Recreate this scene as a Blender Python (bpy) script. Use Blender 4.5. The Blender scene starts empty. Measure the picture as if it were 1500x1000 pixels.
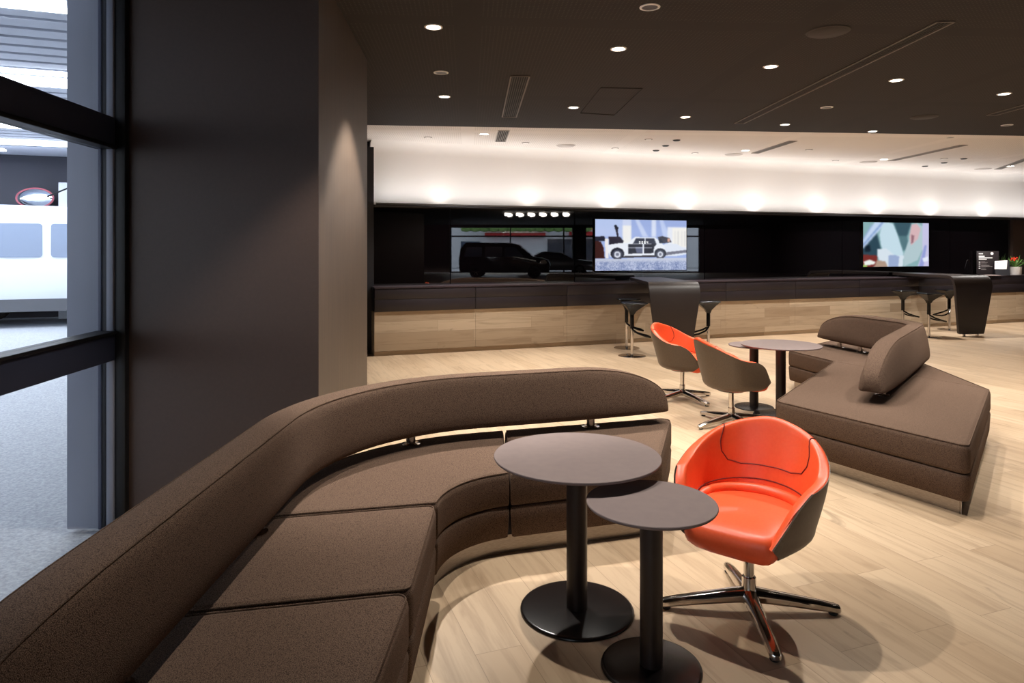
import bpy, bmesh, math, random
from mathutils import Vector, Matrix
random.seed(7)
PI = math.pi
C = bpy.context.scene.collection
EYE = 1.55
R = math.radians

# ------------------------------------------------------------------ helpers
def link(name, bm, m, parent=None, smooth=40, kind=None):
    bmesh.ops.recalc_face_normals(bm, faces=bm.faces)
    if smooth:
        a = R(smooth)
        for f in bm.faces: f.smooth = True
        for e in bm.edges:
            if len(e.link_faces) == 2 and e.calc_face_angle(0) > a: e.smooth = False
    me = bpy.data.meshes.new(name); bm.to_mesh(me); bm.free()
    for x in (m if isinstance(m, (list, tuple)) else [m]): me.materials.append(x)
    o = bpy.data.objects.new(name, me); C.objects.link(o)
    if parent: o.parent = parent
    if kind: o['kind'] = kind
    return o

def tag(o, label, cat, group=None):
    o['label'] = label; o['category'] = cat
    if group: o['group'] = group
    return o

def thing(name, label, cat, loc=(0, 0, 0), rotz=0.0, group=None):
    o = bpy.data.objects.new(name, None); C.objects.link(o)
    o.empty_display_size = .1
    o.location = loc; o.rotation_euler = (0, 0, rotz)
    return tag(o, label, cat, group)

def struct(name, bm, m, smooth=40):
    return link(name, bm, m, None, smooth, 'structure')

def dup(src, loc, rotz, label, group=None):
    """a copy of a thing with its parts and their sub-parts"""
    def cp(o, parent):
        c = o.copy(); C.objects.link(c)
        if parent: c.parent = parent
        for ch in list(o.children): cp(ch, c)
        return c
    r = cp(src, None)
    r.location = loc; r.rotation_euler = (0, 0, rotz); r['label'] = label
    if group: r['group'] = group
    return r

def NB(): return bmesh.new()

def face(bm, vs, mi=0):
    try:
        f = bm.faces.new(vs); f.material_index = mi; return f
    except ValueError:
        return None

def loft(bm, rings, closed=True, cap0=True, cap1=True, loop=False):
    vr = [[bm.verts.new(p) for p in r] for r in rings]
    n = len(vr[0]); m = len(vr)
    for i in range(m if loop else m - 1):
        a, b = vr[i], vr[(i + 1) % m]
        for j in range(n if closed else n - 1):
            k = (j + 1) % n
            face(bm, (a[j], a[k], b[k], b[j]))
    if not loop and closed:
        if cap0: face(bm, vr[0][::-1])
        if cap1: face(bm, vr[-1])
    return vr

def inset(pts, d):
    """move a counter-clockwise outline inwards by d"""
    n = len(pts); out = []
    for i in range(n):
        p0, p, p1 = Vector(pts[i - 1]), Vector(pts[i]), Vector(pts[(i + 1) % n])
        e0, e1 = (p - p0), (p1 - p)
        if e0.length < 1e-9: e0 = e1
        if e1.length < 1e-9: e1 = e0
        e0.normalize(); e1.normalize()
        n0 = Vector((-e0.y, e0.x)); n1 = Vector((-e1.y, e1.x))
        b = n0 + n1
        if b.length < 1e-6: b = n0
        b.normalize()
        c = max(.45, b.dot(n0))
        q = p + b * (d / c)
        out.append((q.x, q.y))
    return out

def ccw(pts):
    a = sum(pts[i - 1][0] * pts[i][1] - pts[i][0] * pts[i - 1][1] for i in range(len(pts)))
    return list(pts) if a > 0 else list(pts)[::-1]

def round_poly(pts, r, n=6):
    pts = ccw(pts); N = len(pts); out = []
    rr = r if isinstance(r, (list, tuple)) else [r] * N
    for i in range(N):
        p0, p, p1 = Vector(pts[i - 1]), Vector(pts[i]), Vector(pts[(i + 1) % N])
        d0 = (p0 - p); d1 = (p1 - p); l0 = d0.length; l1 = d1.length
        d0.normalize(); d1.normalize()
        ang = d0.angle(d1)
        if rr[i] <= 0 or ang > PI - .02:
            out.append((p.x, p.y)); continue
        t = min(rr[i] / math.tan(ang / 2), l0 * .48, l1 * .48)
        rad = t * math.tan(ang / 2)
        bis = (d0 + d1).normalized()
        c = p + bis * (rad / math.sin(ang / 2))
        a = p + d0 * t - c; b = p + d1 * t - c
        a0 = math.atan2(a.y, a.x); a1 = math.atan2(b.y, b.x)
        da = (a1 - a0 + PI) % (2 * PI) - PI
        for k in range(n + 1):
            w = a0 + da * k / n
            out.append((c.x + rad * math.cos(w), c.y + rad * math.sin(w)))
    return out

def slab(bm, outline, prof):
    """outline ccw in plan, prof = [(z, inset)] from bottom to top"""
    o = ccw(outline)
    vr = loft(bm, [[(x, y, z) for x, y in (inset(o, d) if abs(d) > 1e-9 else o)] for z, d in prof])
    for ring in (vr[0], vr[-1]):                           # keep the flat faces flat
        for a, c in zip(ring, ring[1:] + ring[:1]):
            e = bm.edges.get((a, c))
            if e: e.smooth = False
    return vr

def box(bm, c, s, rz=0.0, bev=0.0):
    hx, hy = s[0] / 2, s[1] / 2
    pts = [(-hx, -hy), (hx, -hy), (hx, hy), (-hx, hy)]
    co, si = math.cos(rz), math.sin(rz)
    pts = [(c[0] + x * co - y * si, c[1] + x * si + y * co) for x, y in pts]
    z0, z1 = c[2] - s[2] / 2, c[2] + s[2] / 2
    if bev > 0:
        pts = round_poly(pts, bev, 2)
        slab(bm, pts, [(z0, bev), (z0 + bev * .3, bev * .3), (z0 + bev, 0), (z1 - bev, 0), (z1 - bev * .3, bev * .3), (z1, bev)])
    else:
        slab(bm, pts, [(z0, 0), (z1, 0)])

def prism(bm, pts, z0, z1): slab(bm, pts, [(z0, 0), (z1, 0)])

def circ(r, n=32, c=(0, 0)):
    return [(c[0] + r * math.cos(2 * PI * i / n), c[1] + r * math.sin(2 * PI * i / n)) for i in range(n)]

def lathe(bm, prof, n=32, c=(0, 0, 0)):
    """prof = [(r, z)] from bottom to top, closed by its ends"""
    loft(bm, [[(c[0] + r * math.cos(2 * PI * i / n), c[1] + r * math.sin(2 * PI * i / n), c[2] + z) for i in range(n)] for r, z in prof])

def tube(bm, path, r, n=8, closed=False):
    P = [Vector(p) for p in path]; rings = []
    up = Vector((0, 0, 1)); last = None
    for i, p in enumerate(P):
        a = P[i - 1] if (i > 0 or closed) else P[i]
        b = P[(i + 1) % len(P)] if (i < len(P) - 1 or closed) else P[i]
        t = (b - a).normalized()
        s = t.cross(up if last is None else last)
        if s.length < 1e-4: s = t.cross(Vector((1, 0, 0)))
        s.normalize(); v = s.cross(t).normalized(); last = v
        rad = r[i] if isinstance(r, (list, tuple)) else r
        rings.append([p + (s * math.cos(2 * PI * k / n) + v * math.sin(2 * PI * k / n)) * rad for k in range(n)])
    loft(bm, rings, loop=closed)

def lerp(a, b, t): return a + (b - a) * t
def sstep(a, b, x):
    t = min(1, max(0, (x - a) / (b - a))); return t * t * (3 - 2 * t)

def lin(h):
    """sRGB 0-255 triple -> linear"""
    return tuple(((c / 255) / 12.92 if c / 255 <= .04045 else ((c / 255 + .055) / 1.055) ** 2.4) for c in h) + (1,)

# ------------------------------------------------------------------ materials
def mat(name, col, rough=.5, metal=0.0, spec=.5, coat=0.0, ior=None):
    m = bpy.data.materials.new(name); m.use_nodes = True
    b = m.node_tree.nodes['Principled BSDF']
    b.inputs['Base Color'].default_value = lin(col)
    b.inputs['Roughness'].default_value = rough
    b.inputs['Metallic'].default_value = metal
    b.inputs['Specular IOR Level'].default_value = spec
    b.inputs['Coat Weight'].default_value = coat
    if ior: b.inputs['IOR'].default_value = ior
    return m

def N(m, t, **kw):
    n = m.node_tree.nodes.new(t)
    for k, v in kw.items():
        if k in n.inputs: n.inputs[k].default_value = v
        else: setattr(n, k, v)
    return n
def L(m, a, b): m.node_tree.links.new(a, b)
def bsdf(m): return m.node_tree.nodes['Principled BSDF']

def ramp(m, fac, stops):
    r = N(m, 'ShaderNodeValToRGB')
    e = r.color_ramp.elements
    while len(e) < len(stops): e.new(.5)
    for x, (p, c) in zip(e, stops): x.position = p; x.color = lin(c)
    L(m, fac, r.inputs[0]); return r.outputs[0]

def noisy(name, c0, c1, scale, rough=.5, bump=0.0, detail=4, metal=0.0, spec=.5, stretch=None, dist=.002):
    m = mat(name, c0, rough, metal, spec)
    tc = N(m, 'ShaderNodeTexCoord'); v = tc.outputs['Object']
    if stretch:
        mp = N(m, 'ShaderNodeMapping'); mp.inputs['Scale'].default_value = stretch
        L(m, v, mp.inputs[0]); v = mp.outputs[0]
    n = N(m, 'ShaderNodeTexNoise', Scale=scale, Detail=detail)
    L(m, v, n.inputs['Vector'])
    L(m, ramp(m, n.outputs[0], [(.3, c0), (.7, c1)]), bsdf(m).inputs['Base Color'])
    if bump:
        bp = N(m, 'ShaderNodeBump', Strength=bump, Distance=dist)
        L(m, n.outputs[0], bp.inputs['Height']); L(m, bp.outputs[0], bsdf(m).inputs['Normal'])
    return m

def planks(name, ang, c0, c1, cg, length, width, rough, vertical=False, grain=.5):
    """boards along the direction ANG (radians) in plan, or along it on an upright face"""
    m = mat(name, c0, rough)
    g = N(m, 'ShaderNodeNewGeometry')
    mp = N(m, 'ShaderNodeMapping'); mp.inputs['Rotation'].default_value = (0, 0, -ang)
    L(m, g.outputs['Position'], mp.inputs[0]); v = mp.outputs[0]
    if vertical:
        sx = N(m, 'ShaderNodeSeparateXYZ'); L(m, v, sx.inputs[0])
        cx = N(m, 'ShaderNodeCombineXYZ'); L(m, sx.outputs[0], cx.inputs[0]); L(m, sx.outputs[2], cx.inputs[1]); v = cx.outputs[0]
    br = N(m, 'ShaderNodeTexBrick', offset=.37, offset_frequency=2)
    br.inputs['Color1'].default_value = (0, 0, 0, 1); br.inputs['Color2'].default_value = (1, 1, 1, 1)
    br.inputs['Mortar'].default_value = (.5, .5, .5, 1)
    br.inputs['Scale'].default_value = 1; br.inputs['Mortar Size'].default_value = .0012
    br.inputs['Mortar Smooth'].default_value = .3
    br.inputs['Brick Width'].default_value = length; br.inputs['Row Height'].default_value = width
    L(m, v, br.inputs['Vector'])
    # shift the grain from board to board
    sc = N(m, 'ShaderNodeVectorMath', operation='SCALE'); sc.inputs['Scale'].default_value = 7.3
    L(m, br.outputs['Color'], sc.inputs[0])
    ad = N(m, 'ShaderNodeVectorMath', operation='ADD'); L(m, v, ad.inputs[0]); L(m, sc.outputs[0], ad.inputs[1])
    m2 = N(m, 'ShaderNodeMapping'); m2.inputs['Scale'].default_value = (1.4, 17, 1)
    L(m, ad.outputs[0], m2.inputs[0])
    n1 = N(m, 'ShaderNodeTexNoise', Scale=1.0, Detail=6, Roughness=.62, Distortion=.6); L(m, m2.outputs[0], n1.inputs['Vector'])
    m3 = N(m, 'ShaderNodeMapping'); m3.inputs['Scale'].default_value = (3.2, 9, 1); L(m, ad.outputs[0], m3.inputs[0])
    n2 = N(m, 'ShaderNodeTexNoise', Scale=.8, Detail=3, Distortion=1.2); L(m, m3.outputs[0], n2.inputs['Vector'])
    base = N(m, 'ShaderNodeMix', data_type='RGBA')
    base.inputs['A'].default_value = lin(c0); base.inputs['B'].default_value = lin(c1)
    L(m, br.outputs['Color'], base.inputs['Factor'])
    gf = N(m, 'ShaderNodeMapRange'); gf.inputs['From Min'].default_value = .48; gf.inputs['From Max'].default_value = .78
    gf.inputs['To Max'].default_value = grain; L(m, n1.outputs[0], gf.inputs['Value'])
    mx = N(m, 'ShaderNodeMix', data_type='RGBA'); mx.inputs['B'].default_value = lin(cg)
    L(m, base.outputs['Result'], mx.inputs['A']); L(m, gf.outputs[0], mx.inputs['Factor'])
    kf = N(m, 'ShaderNodeMapRange'); kf.inputs['From Min'].default_value = .66; kf.inputs['From Max'].default_value = .82
    kf.inputs['To Max'].default_value = .55; L(m, n2.outputs[0], kf.inputs['Value'])
    mk = N(m, 'ShaderNodeMix', data_type='RGBA'); mk.inputs['B'].default_value = lin(tuple(c * .72 for c in cg))
    L(m, mx.outputs['Result'], mk.inputs['A']); L(m, kf.outputs[0], mk.inputs['Factor'])
    mm = N(m, 'ShaderNodeMix', data_type='RGBA'); mm.inputs['B'].default_value = lin(tuple(c * .8 for c in cg))
    mf = N(m, 'ShaderNodeMath', operation='MULTIPLY'); mf.inputs[1].default_value = .7
    L(m, br.outputs['Fac'], mf.inputs[0]); L(m, mf.outputs[0], mm.inputs['Factor']); L(m, mk.outputs['Result'], mm.inputs['A'])
    L(m, mm.outputs['Result'], bsdf(m).inputs['Base Color'])
    bp = N(m, 'ShaderNodeBump', Strength=.12, Distance=.002); L(m, n1.outputs[0], bp.inputs['Height']); L(m, bp.outputs[0], bsdf(m).inputs['Normal'])
    return m

def emit(name, col, s):
    m = mat(name, col, .6)
    b = bsdf(m); b.inputs['Emission Color'].default_value = lin(col); b.inputs['Emission Strength'].default_value = s
    return m

def fabric(name, c0, c1):
    m = mat(name, c0, .95, spec=.12)
    tc = N(m, 'ShaderNodeTexCoord'); v = tc.outputs['Object']
    n1 = N(m, 'ShaderNodeTexVoronoi', Scale=360.0); L(m, v, n1.inputs['Vector'])
    n2 = N(m, 'ShaderNodeTexNoise', Scale=640.0, Detail=2); L(m, v, n2.inputs['Vector'])
    ad = N(m, 'ShaderNodeMath', operation='MULTIPLY_ADD'); ad.inputs[1].default_value = .6
    L(m, n1.outputs['Distance'], ad.inputs[0]); L(m, n2.outputs[0], ad.inputs[2])
    L(m, ramp(m, ad.outputs[0], [(.42, c1), (1.0, c0)]), bsdf(m).inputs['Base Color'])
    bp = N(m, 'ShaderNodeBump', Strength=.55, Distance=.0015, invert=True)
    L(m, n1.outputs['Distance'], bp.inputs['Height']); L(m, bp.outputs[0], bsdf(m).inputs['Normal'])
    return m

def glass(name, tint=(1, 1, 1), refl=1.45):
    m = bpy.data.materials.new(name); m.use_nodes = True
    t = m.node_tree; t.nodes.remove(t.nodes['Principled BSDF'])
    tr = N(m, 'ShaderNodeBsdfTransparent'); tr.inputs[0].default_value = tint + (1,)
    gl = N(m, 'ShaderNodeBsdfGlossy', Roughness=0.0)
    lw = N(m, 'ShaderNodeLayerWeight', Blend=.5)
    pw = N(m, 'ShaderNodeMath', operation='POWER'); pw.inputs[1].default_value = 5; L(m, lw.outputs['Facing'], pw.inputs[0])
    fr = N(m, 'ShaderNodeMath', operation='MULTIPLY_ADD'); fr.inputs[1].default_value = .94; fr.inputs[2].default_value = .03; L(m, pw.outputs[0], fr.inputs[0])
    mx = N(m, 'ShaderNodeMixShader')
    L(m, fr.outputs[0], mx.inputs[0]); L(m, tr.outputs[0], mx.inputs[1]); L(m, gl.outputs[0], mx.inputs[2])
    L(m, mx.outputs[0], t.nodes['Material Output'].inputs[0])
    return m

def perforated(name, base, hole, ang, pitch, rad):
    m = mat(name, base, .75, spec=.2)
    g = N(m, 'ShaderNodeNewGeometry')
    mp = N(m, 'ShaderNodeMapping'); mp.inputs['Rotation'].default_value = (0, 0, -ang)
    mp.inputs['Scale'].default_value = (1 / pitch, 1 / pitch, 0)
    L(m, g.outputs['Position'], mp.inputs[0])
    fr = N(m, 'ShaderNodeVectorMath', operation='FRACTION'); L(m, mp.outputs[0], fr.inputs[0])
    sb = N(m, 'ShaderNodeVectorMath', operation='SUBTRACT'); sb.inputs[1].default_value = (.5, .5, 0); L(m, fr.outputs[0], sb.inputs[0])
    ln = N(m, 'ShaderNodeVectorMath', operation='LENGTH'); L(m, sb.outputs[0], ln.inputs[0])
    lt = N(m, 'ShaderNodeMath', operation='LESS_THAN'); lt.inputs[1].default_value = rad; L(m, ln.outputs['Value'], lt.inputs[0])
    # panels of the ceiling, some of them without holes along their edges
    m2 = N(m, 'ShaderNodeMapping'); m2.inputs['Rotation'].default_value = (0, 0, -ang); L(m, g.outputs['Position'], m2.inputs[0])
    br = N(m, 'ShaderNodeTexBrick', offset=0.0); br.inputs['Scale'].default_value = 1
    br.inputs['Brick Width'].default_value = 2.4; br.inputs['Row Height'].default_value = 2.4
    br.inputs['Mortar Size'].default_value = .09; br.inputs['Mortar Smooth'].default_value = 0
    L(m, m2.outputs[0], br.inputs['Vector'])
    iv = N(m, 'ShaderNodeMath', operation='SUBTRACT'); iv.inputs[0].default_value = 1; L(m, br.outputs['Fac'], iv.inputs[1])
    ml = N(m, 'ShaderNodeMath', operation='MULTIPLY'); L(m, lt.outputs[0], ml.inputs[0]); L(m, iv.outputs[0], ml.inputs[1])
    mx = N(m, 'ShaderNodeMix', data_type='RGBA'); mx.inputs['A'].default_value = lin(base); mx.inputs['B'].default_value = lin(hole)
    L(m, ml.outputs[0], mx.inputs['Factor']); L(m, mx.outputs['Result'], bsdf(m).inputs['Base Color'])
    return m

WALL_A = R(20.0)                               # direction of the long counter wall in plan
U = Vector((math.cos(WALL_A), math.sin(WALL_A))); NV = Vector((-U.y, U.x))
ROOM_A = R(3.7)                                # the room's own axis, a little off the camera's

M = {}
M['floor'] = planks('oak_floor', WALL_A + PI / 2, (174, 148, 119), (191, 166, 137), (124, 97, 71), 1.25, .19, .42, grain=.62)
M['clad'] = planks('oak_cladding', WALL_A, (174, 152, 126), (206, 187, 161), (132, 108, 82), 1.5, .165, .5, vertical=True, grain=.55)
M['fabric'] = fabric('brown_wool', (60, 46, 37), (132, 107, 90))
M['column'] = noisy('brown_paint', (64, 48, 40), (68, 51, 43), 60, .5, .05)
M['laminate'] = noisy('brown_wood_laminate', (62, 50, 41), (78, 64, 52), 6, .5, .03, 6, stretch=(8, 8, .35))
M['frame'] = mat('dark_aluminium', (58, 62, 80), .38, .2)
M['frame_black'] = mat('black_gasket', (14, 14, 17), .5)
M['post'] = mat('grey_aluminium', (132, 136, 150), .45, .1)
M['glass'] = glass('window_glass', (.95, .97, .98))
M['black_glass'] = mat('black_glass', (5, 3, 4), .015, 0, .5, 0, 2.6)
M['cabinet'] = noisy('aubergine_lacquer', (36, 29, 33), (39, 31, 35), 30, .45)
M['worktop'] = mat('aubergine_top', (58, 48, 52), .3)
M['white'] = mat('white_paint', (226, 221, 217), .8, spec=.2)
M['ceil_dark'] = perforated('dark_perforated_ceiling', (45, 41, 39), (66, 61, 57), ROOM_A, .03, .18)
M['ceil_white'] = perforated('white_perforated_ceiling', (226, 220, 216), (192, 186, 182), ROOM_A, .03, .22)
M['black'] = mat('black_paint', (20, 18, 24), .6)
M['tabletop'] = noisy('brown_grey_laminate', (124, 110, 107), (128, 114, 110), 25, .8, spec=.1)
M['brown_metal'] = mat('dark_brown_powdercoat', (44, 34, 31), .38, .2)
M['black_base'] = mat('near_black_enamel', (22, 16, 15), .25)
M['chrome'] = mat('chrome', (205, 200, 196), .12, 1.0)
M['steel'] = noisy('brushed_steel', (176, 168, 160), (150, 142, 136), 40, .3, 0, 3, 1.0, stretch=(1, 1, 12))
M['red'] = noisy('orange_red_leather', (246, 98, 52), (243, 90, 45), 90, .42, .06, dist=.001)
M['seam'] = mat('dark_red_seam', (112, 18, 8), .7)
M['brown_leather'] = noisy('brown_leather', (92, 77, 62), (84, 69, 55), 90, .45, .06, dist=.001)
M['black_gloss'] = mat('black_gloss_plastic', (12, 10, 11), .2, 0, .3, .05)
M['rubber'] = mat('rubber', (15, 14, 14), .8)
M['lamp_on'] = emit('lamp_lens_lit', (255, 246, 232), 14)
M['lamp_off'] = mat('lamp_lens_unlit', (64, 58, 54), .3)
M['trim_ring'] = mat('white_trim_ring', (236, 232, 228), .4)
M['dark_ring'] = mat('dark_trim_ring', (60, 54, 50), .5)
M['vent_frame'] = mat('grey_vent_frame', (104, 94, 86), .5)
M['vent_dark'] = mat('vent_slot', (12, 11, 10), .8)
M['speaker'] = mat('dark_speaker_grille', (50, 44, 40), .7)
M['speaker_edge'] = mat('ceiling_shadow_gap', (32, 28, 26), .8)
M['speaker_w'] = mat('pale_speaker_grille', (190, 182, 178), .7)
M['asphalt'] = noisy('pale_asphalt', (146, 150, 157), (184, 188, 194), 55, .85, .3, 8)
M['slat'] = mat('pale_blue_slat', (204, 208, 220), .6)
M['strip'] = emit('led_strip', (244, 248, 255), 16)
M['navy'] = mat('blue_black_wall', (46, 48, 60), .6)
M['van'] = mat('white_car_paint', (206, 212, 222), .3, 0, .5, .2)
M['car_black'] = mat('black_car_paint', (10, 10, 12), .12, 0, .5, .8)
M['car_silver'] = mat('silver_car_paint', (150, 154, 164), .2, .5, .5, .6)
M['car_glass'] = mat('tinted_glass', (66, 78, 98), .08, 0, .6)
M['van_glass'] = mat('pale_tinted_glass', (122, 136, 160), .1, 0, .6)
M['tyre'] = mat('tyre', (22, 22, 24), .8)
M['red_lamp'] = mat('red_tail_lamp', (214, 40, 52), .3)
M['blue'] = mat('blue_trim', (92, 128, 196), .4)
M['grey_trim'] = mat('grey_bumper', (84, 86, 92), .6)
M['mirror'] = mat('mirror_face', (225, 232, 240), .02, 1.0)
M['pink'] = mat('red_mirror_rim', (176, 92, 104), .5)
M['leaf'] = noisy('green_leaf', (58, 104, 38), (122, 160, 84), 30, .5)
M['flower'] = mat('red_bloom', (226, 58, 34), .5)
M['pot'] = mat('white_pot', (222, 216, 212), .35)
M['print'] = mat('white_print', (226, 222, 222), .6)
M['print_grey'] = mat('grey_print', (140, 132, 132), .6)
M['sign'] = mat('brown_black_sign', (34, 26, 28), .5)
M['concrete'] = mat('pale_building', (196, 200, 206), .8)
M['shop_red'] = mat('red_shop_front', (186, 34, 36), .6)
M['shop_gold'] = mat('gold_shop_front', (204, 176, 92), .6)
M['hedge'] = noisy('green_hedge', (70, 112, 50), (130, 160, 90), 8, .8)

# ------------------------------------------------------------------ setting
CEIL = 3.15; CEILW = 3.20
def W(t, off=0.0): return (-1.99 + U.x * t + NV.x * off, 9.87 + U.y * t + NV.y * off)
AX = Vector((-math.sin(ROOM_A), math.cos(ROOM_A)))       # room axis, away from the camera
AY = Vector((math.cos(ROOM_A), math.sin(ROOM_A)))
COL_N = Vector((-1.105, 3.90))                            # near inner corner of the column
def RX(a, b): p = COL_N + AY * a + AX * b; return (p.x, p.y)     # room coordinates from that corner

WIN = -1.105                                              # window plane, along the room axis from the column's outer edge
winA = RX(-1.10, 0.06); winB = RX(-1.10, -9.9)
room = [winA, winB, (9.5, -6.6), (10.0, -23.8), (35.0, -4.0), W(27, .4), W(-.6, .9), (-2.6, 10.2), RX(-1.1, 2.0)]
b = NB(); prism(b, room, -.06, 0.0); struct('floor', b, M['floor'])

# ceilings: dark one up to its edge, white one beyond
eA, eB = (-2.6, 8.73), (30.0, 11.75)
b = NB(); prism(b, [RX(-1.25, 2.0), RX(-1.25, -10.0), (9.5, -6.7), (10.0, -24.0), (35.4, -4.0), eB, eA], CEIL, CEIL + .2)
struct('ceiling', b, M['ceil_dark'])
b = NB(); prism(b, [(-2.7, 8.75), (30.0, 11.77), (30, 22), W(27, 1.2), W(-1.0, 1.2), (-2.9, 10.4)], CEILW, CEILW + .15)
struct('ceiling_white', b, M['ceil_white'])

# column beside the window
b = NB(); prism(b, [RX(-1.085, 0), RX(0, 0), RX(0, .02), RX(-1.085, .02)], 0, CEIL); struct('wall_column_front', b, M['column'])
b = NB(); prism(b, [RX(-1.085, .02), RX(-.018, .02), RX(-.018, 1.87), RX(-1.085, 1.87)], 0, CEIL); struct('wall_column_core', b, M['column'])
b = NB(); prism(b, [RX(-.018, .02), RX(0, .02), RX(0, 1.885), RX(-.018, 1.885)], 0, CEIL); struct('wall_column_side', b, M['laminate'])
b = NB(); prism(b, [RX(-1.085, 1.87), RX(-.018, 1.87), RX(-.018, 1.885), RX(-1.085, 1.885)], 0, CEIL); struct('wall_column_back', b, M['column'])
b = NB(); prism(b, [RX(-1.3, 1.9), RX(-1.09, 1.9), (-2.75, 10.4), (-3.0, 10.4)], 0, CEILW); struct('wall_left', b, M['black'])

# far wall: black end panel, glass, white bulkhead
b = NB(); prism(b, [W(-.55, .28), W(.035, .28), W(.035, .62), W(-.55, .62)], .05, 3.07); struct('trim_end_panel', b, M['black'])
b = NB(); prism(b, [W(-.8, .62), W(26, .62), W(26, .8), W(-.8, .8)], 0, CEILW + .1); struct('wall_back', b, M['black'])
# white bulkhead with a soft cove into the ceiling
b = NB()
sec = [(.62, 2.235), (.56, 2.235), (.56, 3.02)] + [(.56 - .18 * (1 - math.cos(a)), 3.02 + .18 * math.sin(a)) for a in [PI / 2 * k / 8 for k in range(1, 9)]] + [(.62, 3.2)]
def wallsec(bm, sec, t0, t1, steps=1):
    loft(bm, [[(*W(lerp(t0, t1, i / steps), o), z) for o, z in sec] for i in range(steps + 1)])
wallsec(b, sec, .02, 15.15); struct('wall_bulkhead', b, M['white'])
b = NB(); wallsec(b, [(.55, 2.2), (.22, 2.2), (.22, 2.24), (.23, 2.24), (.23, 2.212), (.55, 2.212)], .06, 15.15); ledge = struct('trim_light_ledge', b, M['black'])
b = NB(); wallsec(b, [(.214, 2.218), (.22, 2.218), (.22, 2.232), (.214, 2.232)], .06, 15.15); struct('trim_ledge_line', b, M['steel'])
# brown block at the end of the glass
b = NB(); wallsec(b, [(.40, 1.0), (.56, 1.0), (.56, 2.2), (.40, 2.2)], 14.0, 14.72); struct('trim_brown_block', b, M['column'])
# black glass panels, edge to edge
gp = [.035, 1.25, 3.4, 5.98, 9.2, 12.15, 14.0, 14.74, 17.0, 20.0, 23.0]
for i in range(len(gp) - 1):
    if i == 6: continue
    b = NB(); wallsec(b, [(.45, 1.0), (.47, 1.0), (.47, 2.2), (.45, 2.2)], gp[i] + .006, gp[i + 1] - .006)
    o = link('glass_panel', b, M['black_glass'], None, 0)
    who = ['first black glass wall panel, beside the black end panel', 'second black glass wall panel, mirroring the parked van',
           'third black glass wall panel, behind the screen with the old car', 'fourth black glass wall panel, plain between the two screens',
           'fifth black glass wall panel, behind the screen showing car seats', 'sixth black glass wall panel, behind the printed sign', None,
           'black glass wall panel beyond the brown block and flowers', 'black glass wall panel, second beyond the brown block', 'black glass wall panel, last along the counter wall'][i]
    tag(o, who, 'wall panel', 'black glass panels above the counter')

# other walls of the hall
def wall(name, p, q, z0, z1, m, th=.15):
    p, q = Vector(p), Vector(q); d = (q - p).normalized(); n = Vector((-d.y, d.x)) * th
    b = NB(); prism(b, [tuple(p), tuple(q), tuple(q + n), tuple(p + n)], z0, z1); return struct(name, b, m)
wall('wall_rear', (9.5, -6.6), winB, 0, CEIL + .1, M['column'], -.15)
wall('wall_rear_return', (9.5, -6.6), (10.0, -23.8), 0, CEIL + .1, M['column'])
wall('wall_right', (35.0, -4.0), W(27, .4), 0, CEILW + .1, M['column'], -.15)

# ------------------------------------------------------------------ street window on the left
wx = -1.10 - .02                                           # frame line in room coordinates
def member(name, a0, a1, b0, b1, z0, z1, m, parent=None, bev=.006):
    c = COL_N + AY * ((a0 + a1) / 2) + AX * ((b0 + b1) / 2)
    bb = NB(); box(bb, (c.x, c.y, (z0 + z1) / 2), (a1 - a0, b1 - b0, z1 - z0), ROOM_A, bev)
    return link(name, bb, m, parent)
b = NB(); c = COL_N + AY * -1.075 + AX * -.02
box(b, (c.x, c.y, CEIL / 2), (.056, .05, CEIL), ROOM_A, .004)
w1 = struct('window_1', b, M['frame_black'])
member('mullion', -1.142, -1.104, -.06, .0, 0, CEIL, M['post'], w1)
member('gasket', -1.175, -1.142, -.04, .02, 0, CEIL, M['frame_black'], w1)
member('mullion', -1.192, -1.172, -.05, .02, 0, CEIL, M['frame'], w1)
member('mullion', -1.365, -1.192, -.035, .06, 0, CEIL + .9, M['post'], w1)
for z0, z1 in ((2.125, 2.28), (.935, 1.08)):
    member('transom', -1.19, -1.10, -9.8, -.045, z0, z1, M['frame'], w1)
    member('transom_bead', -1.20, -1.085, -9.8, -.05, z0 - .022, z0 if z0 > 2 else z0 - .004, M['frame_black'], w1, .004) if z0 > 2 else \
        member('transom_bead', -1.20, -1.085, -9.8, -.05, z1 + .002, z1 + .02, M['frame_black'], w1, .004)
member('sill', -1.165, -1.10, -9.8, -.045, -.03, .012, M['frame'], w1, .003)
member('head', -1.22, -1.08, -9.8, -.045, CEIL - .1, CEIL, M['frame'], w1)
for k in (1, 2, 3): member('mullion', -1.20, -1.09, -.05 - 3.1 * k - .06, -.05 - 3.1 * k, 0, CEIL, M['frame'], w1)
for z0, z1 in ((.012, .935), (1.10, 2.10), (2.28, CEIL - .1)):
    member('pane', -1.16, -1.148, -9.8, -.04, z0, z1, M['glass'], w1, 0)

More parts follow.
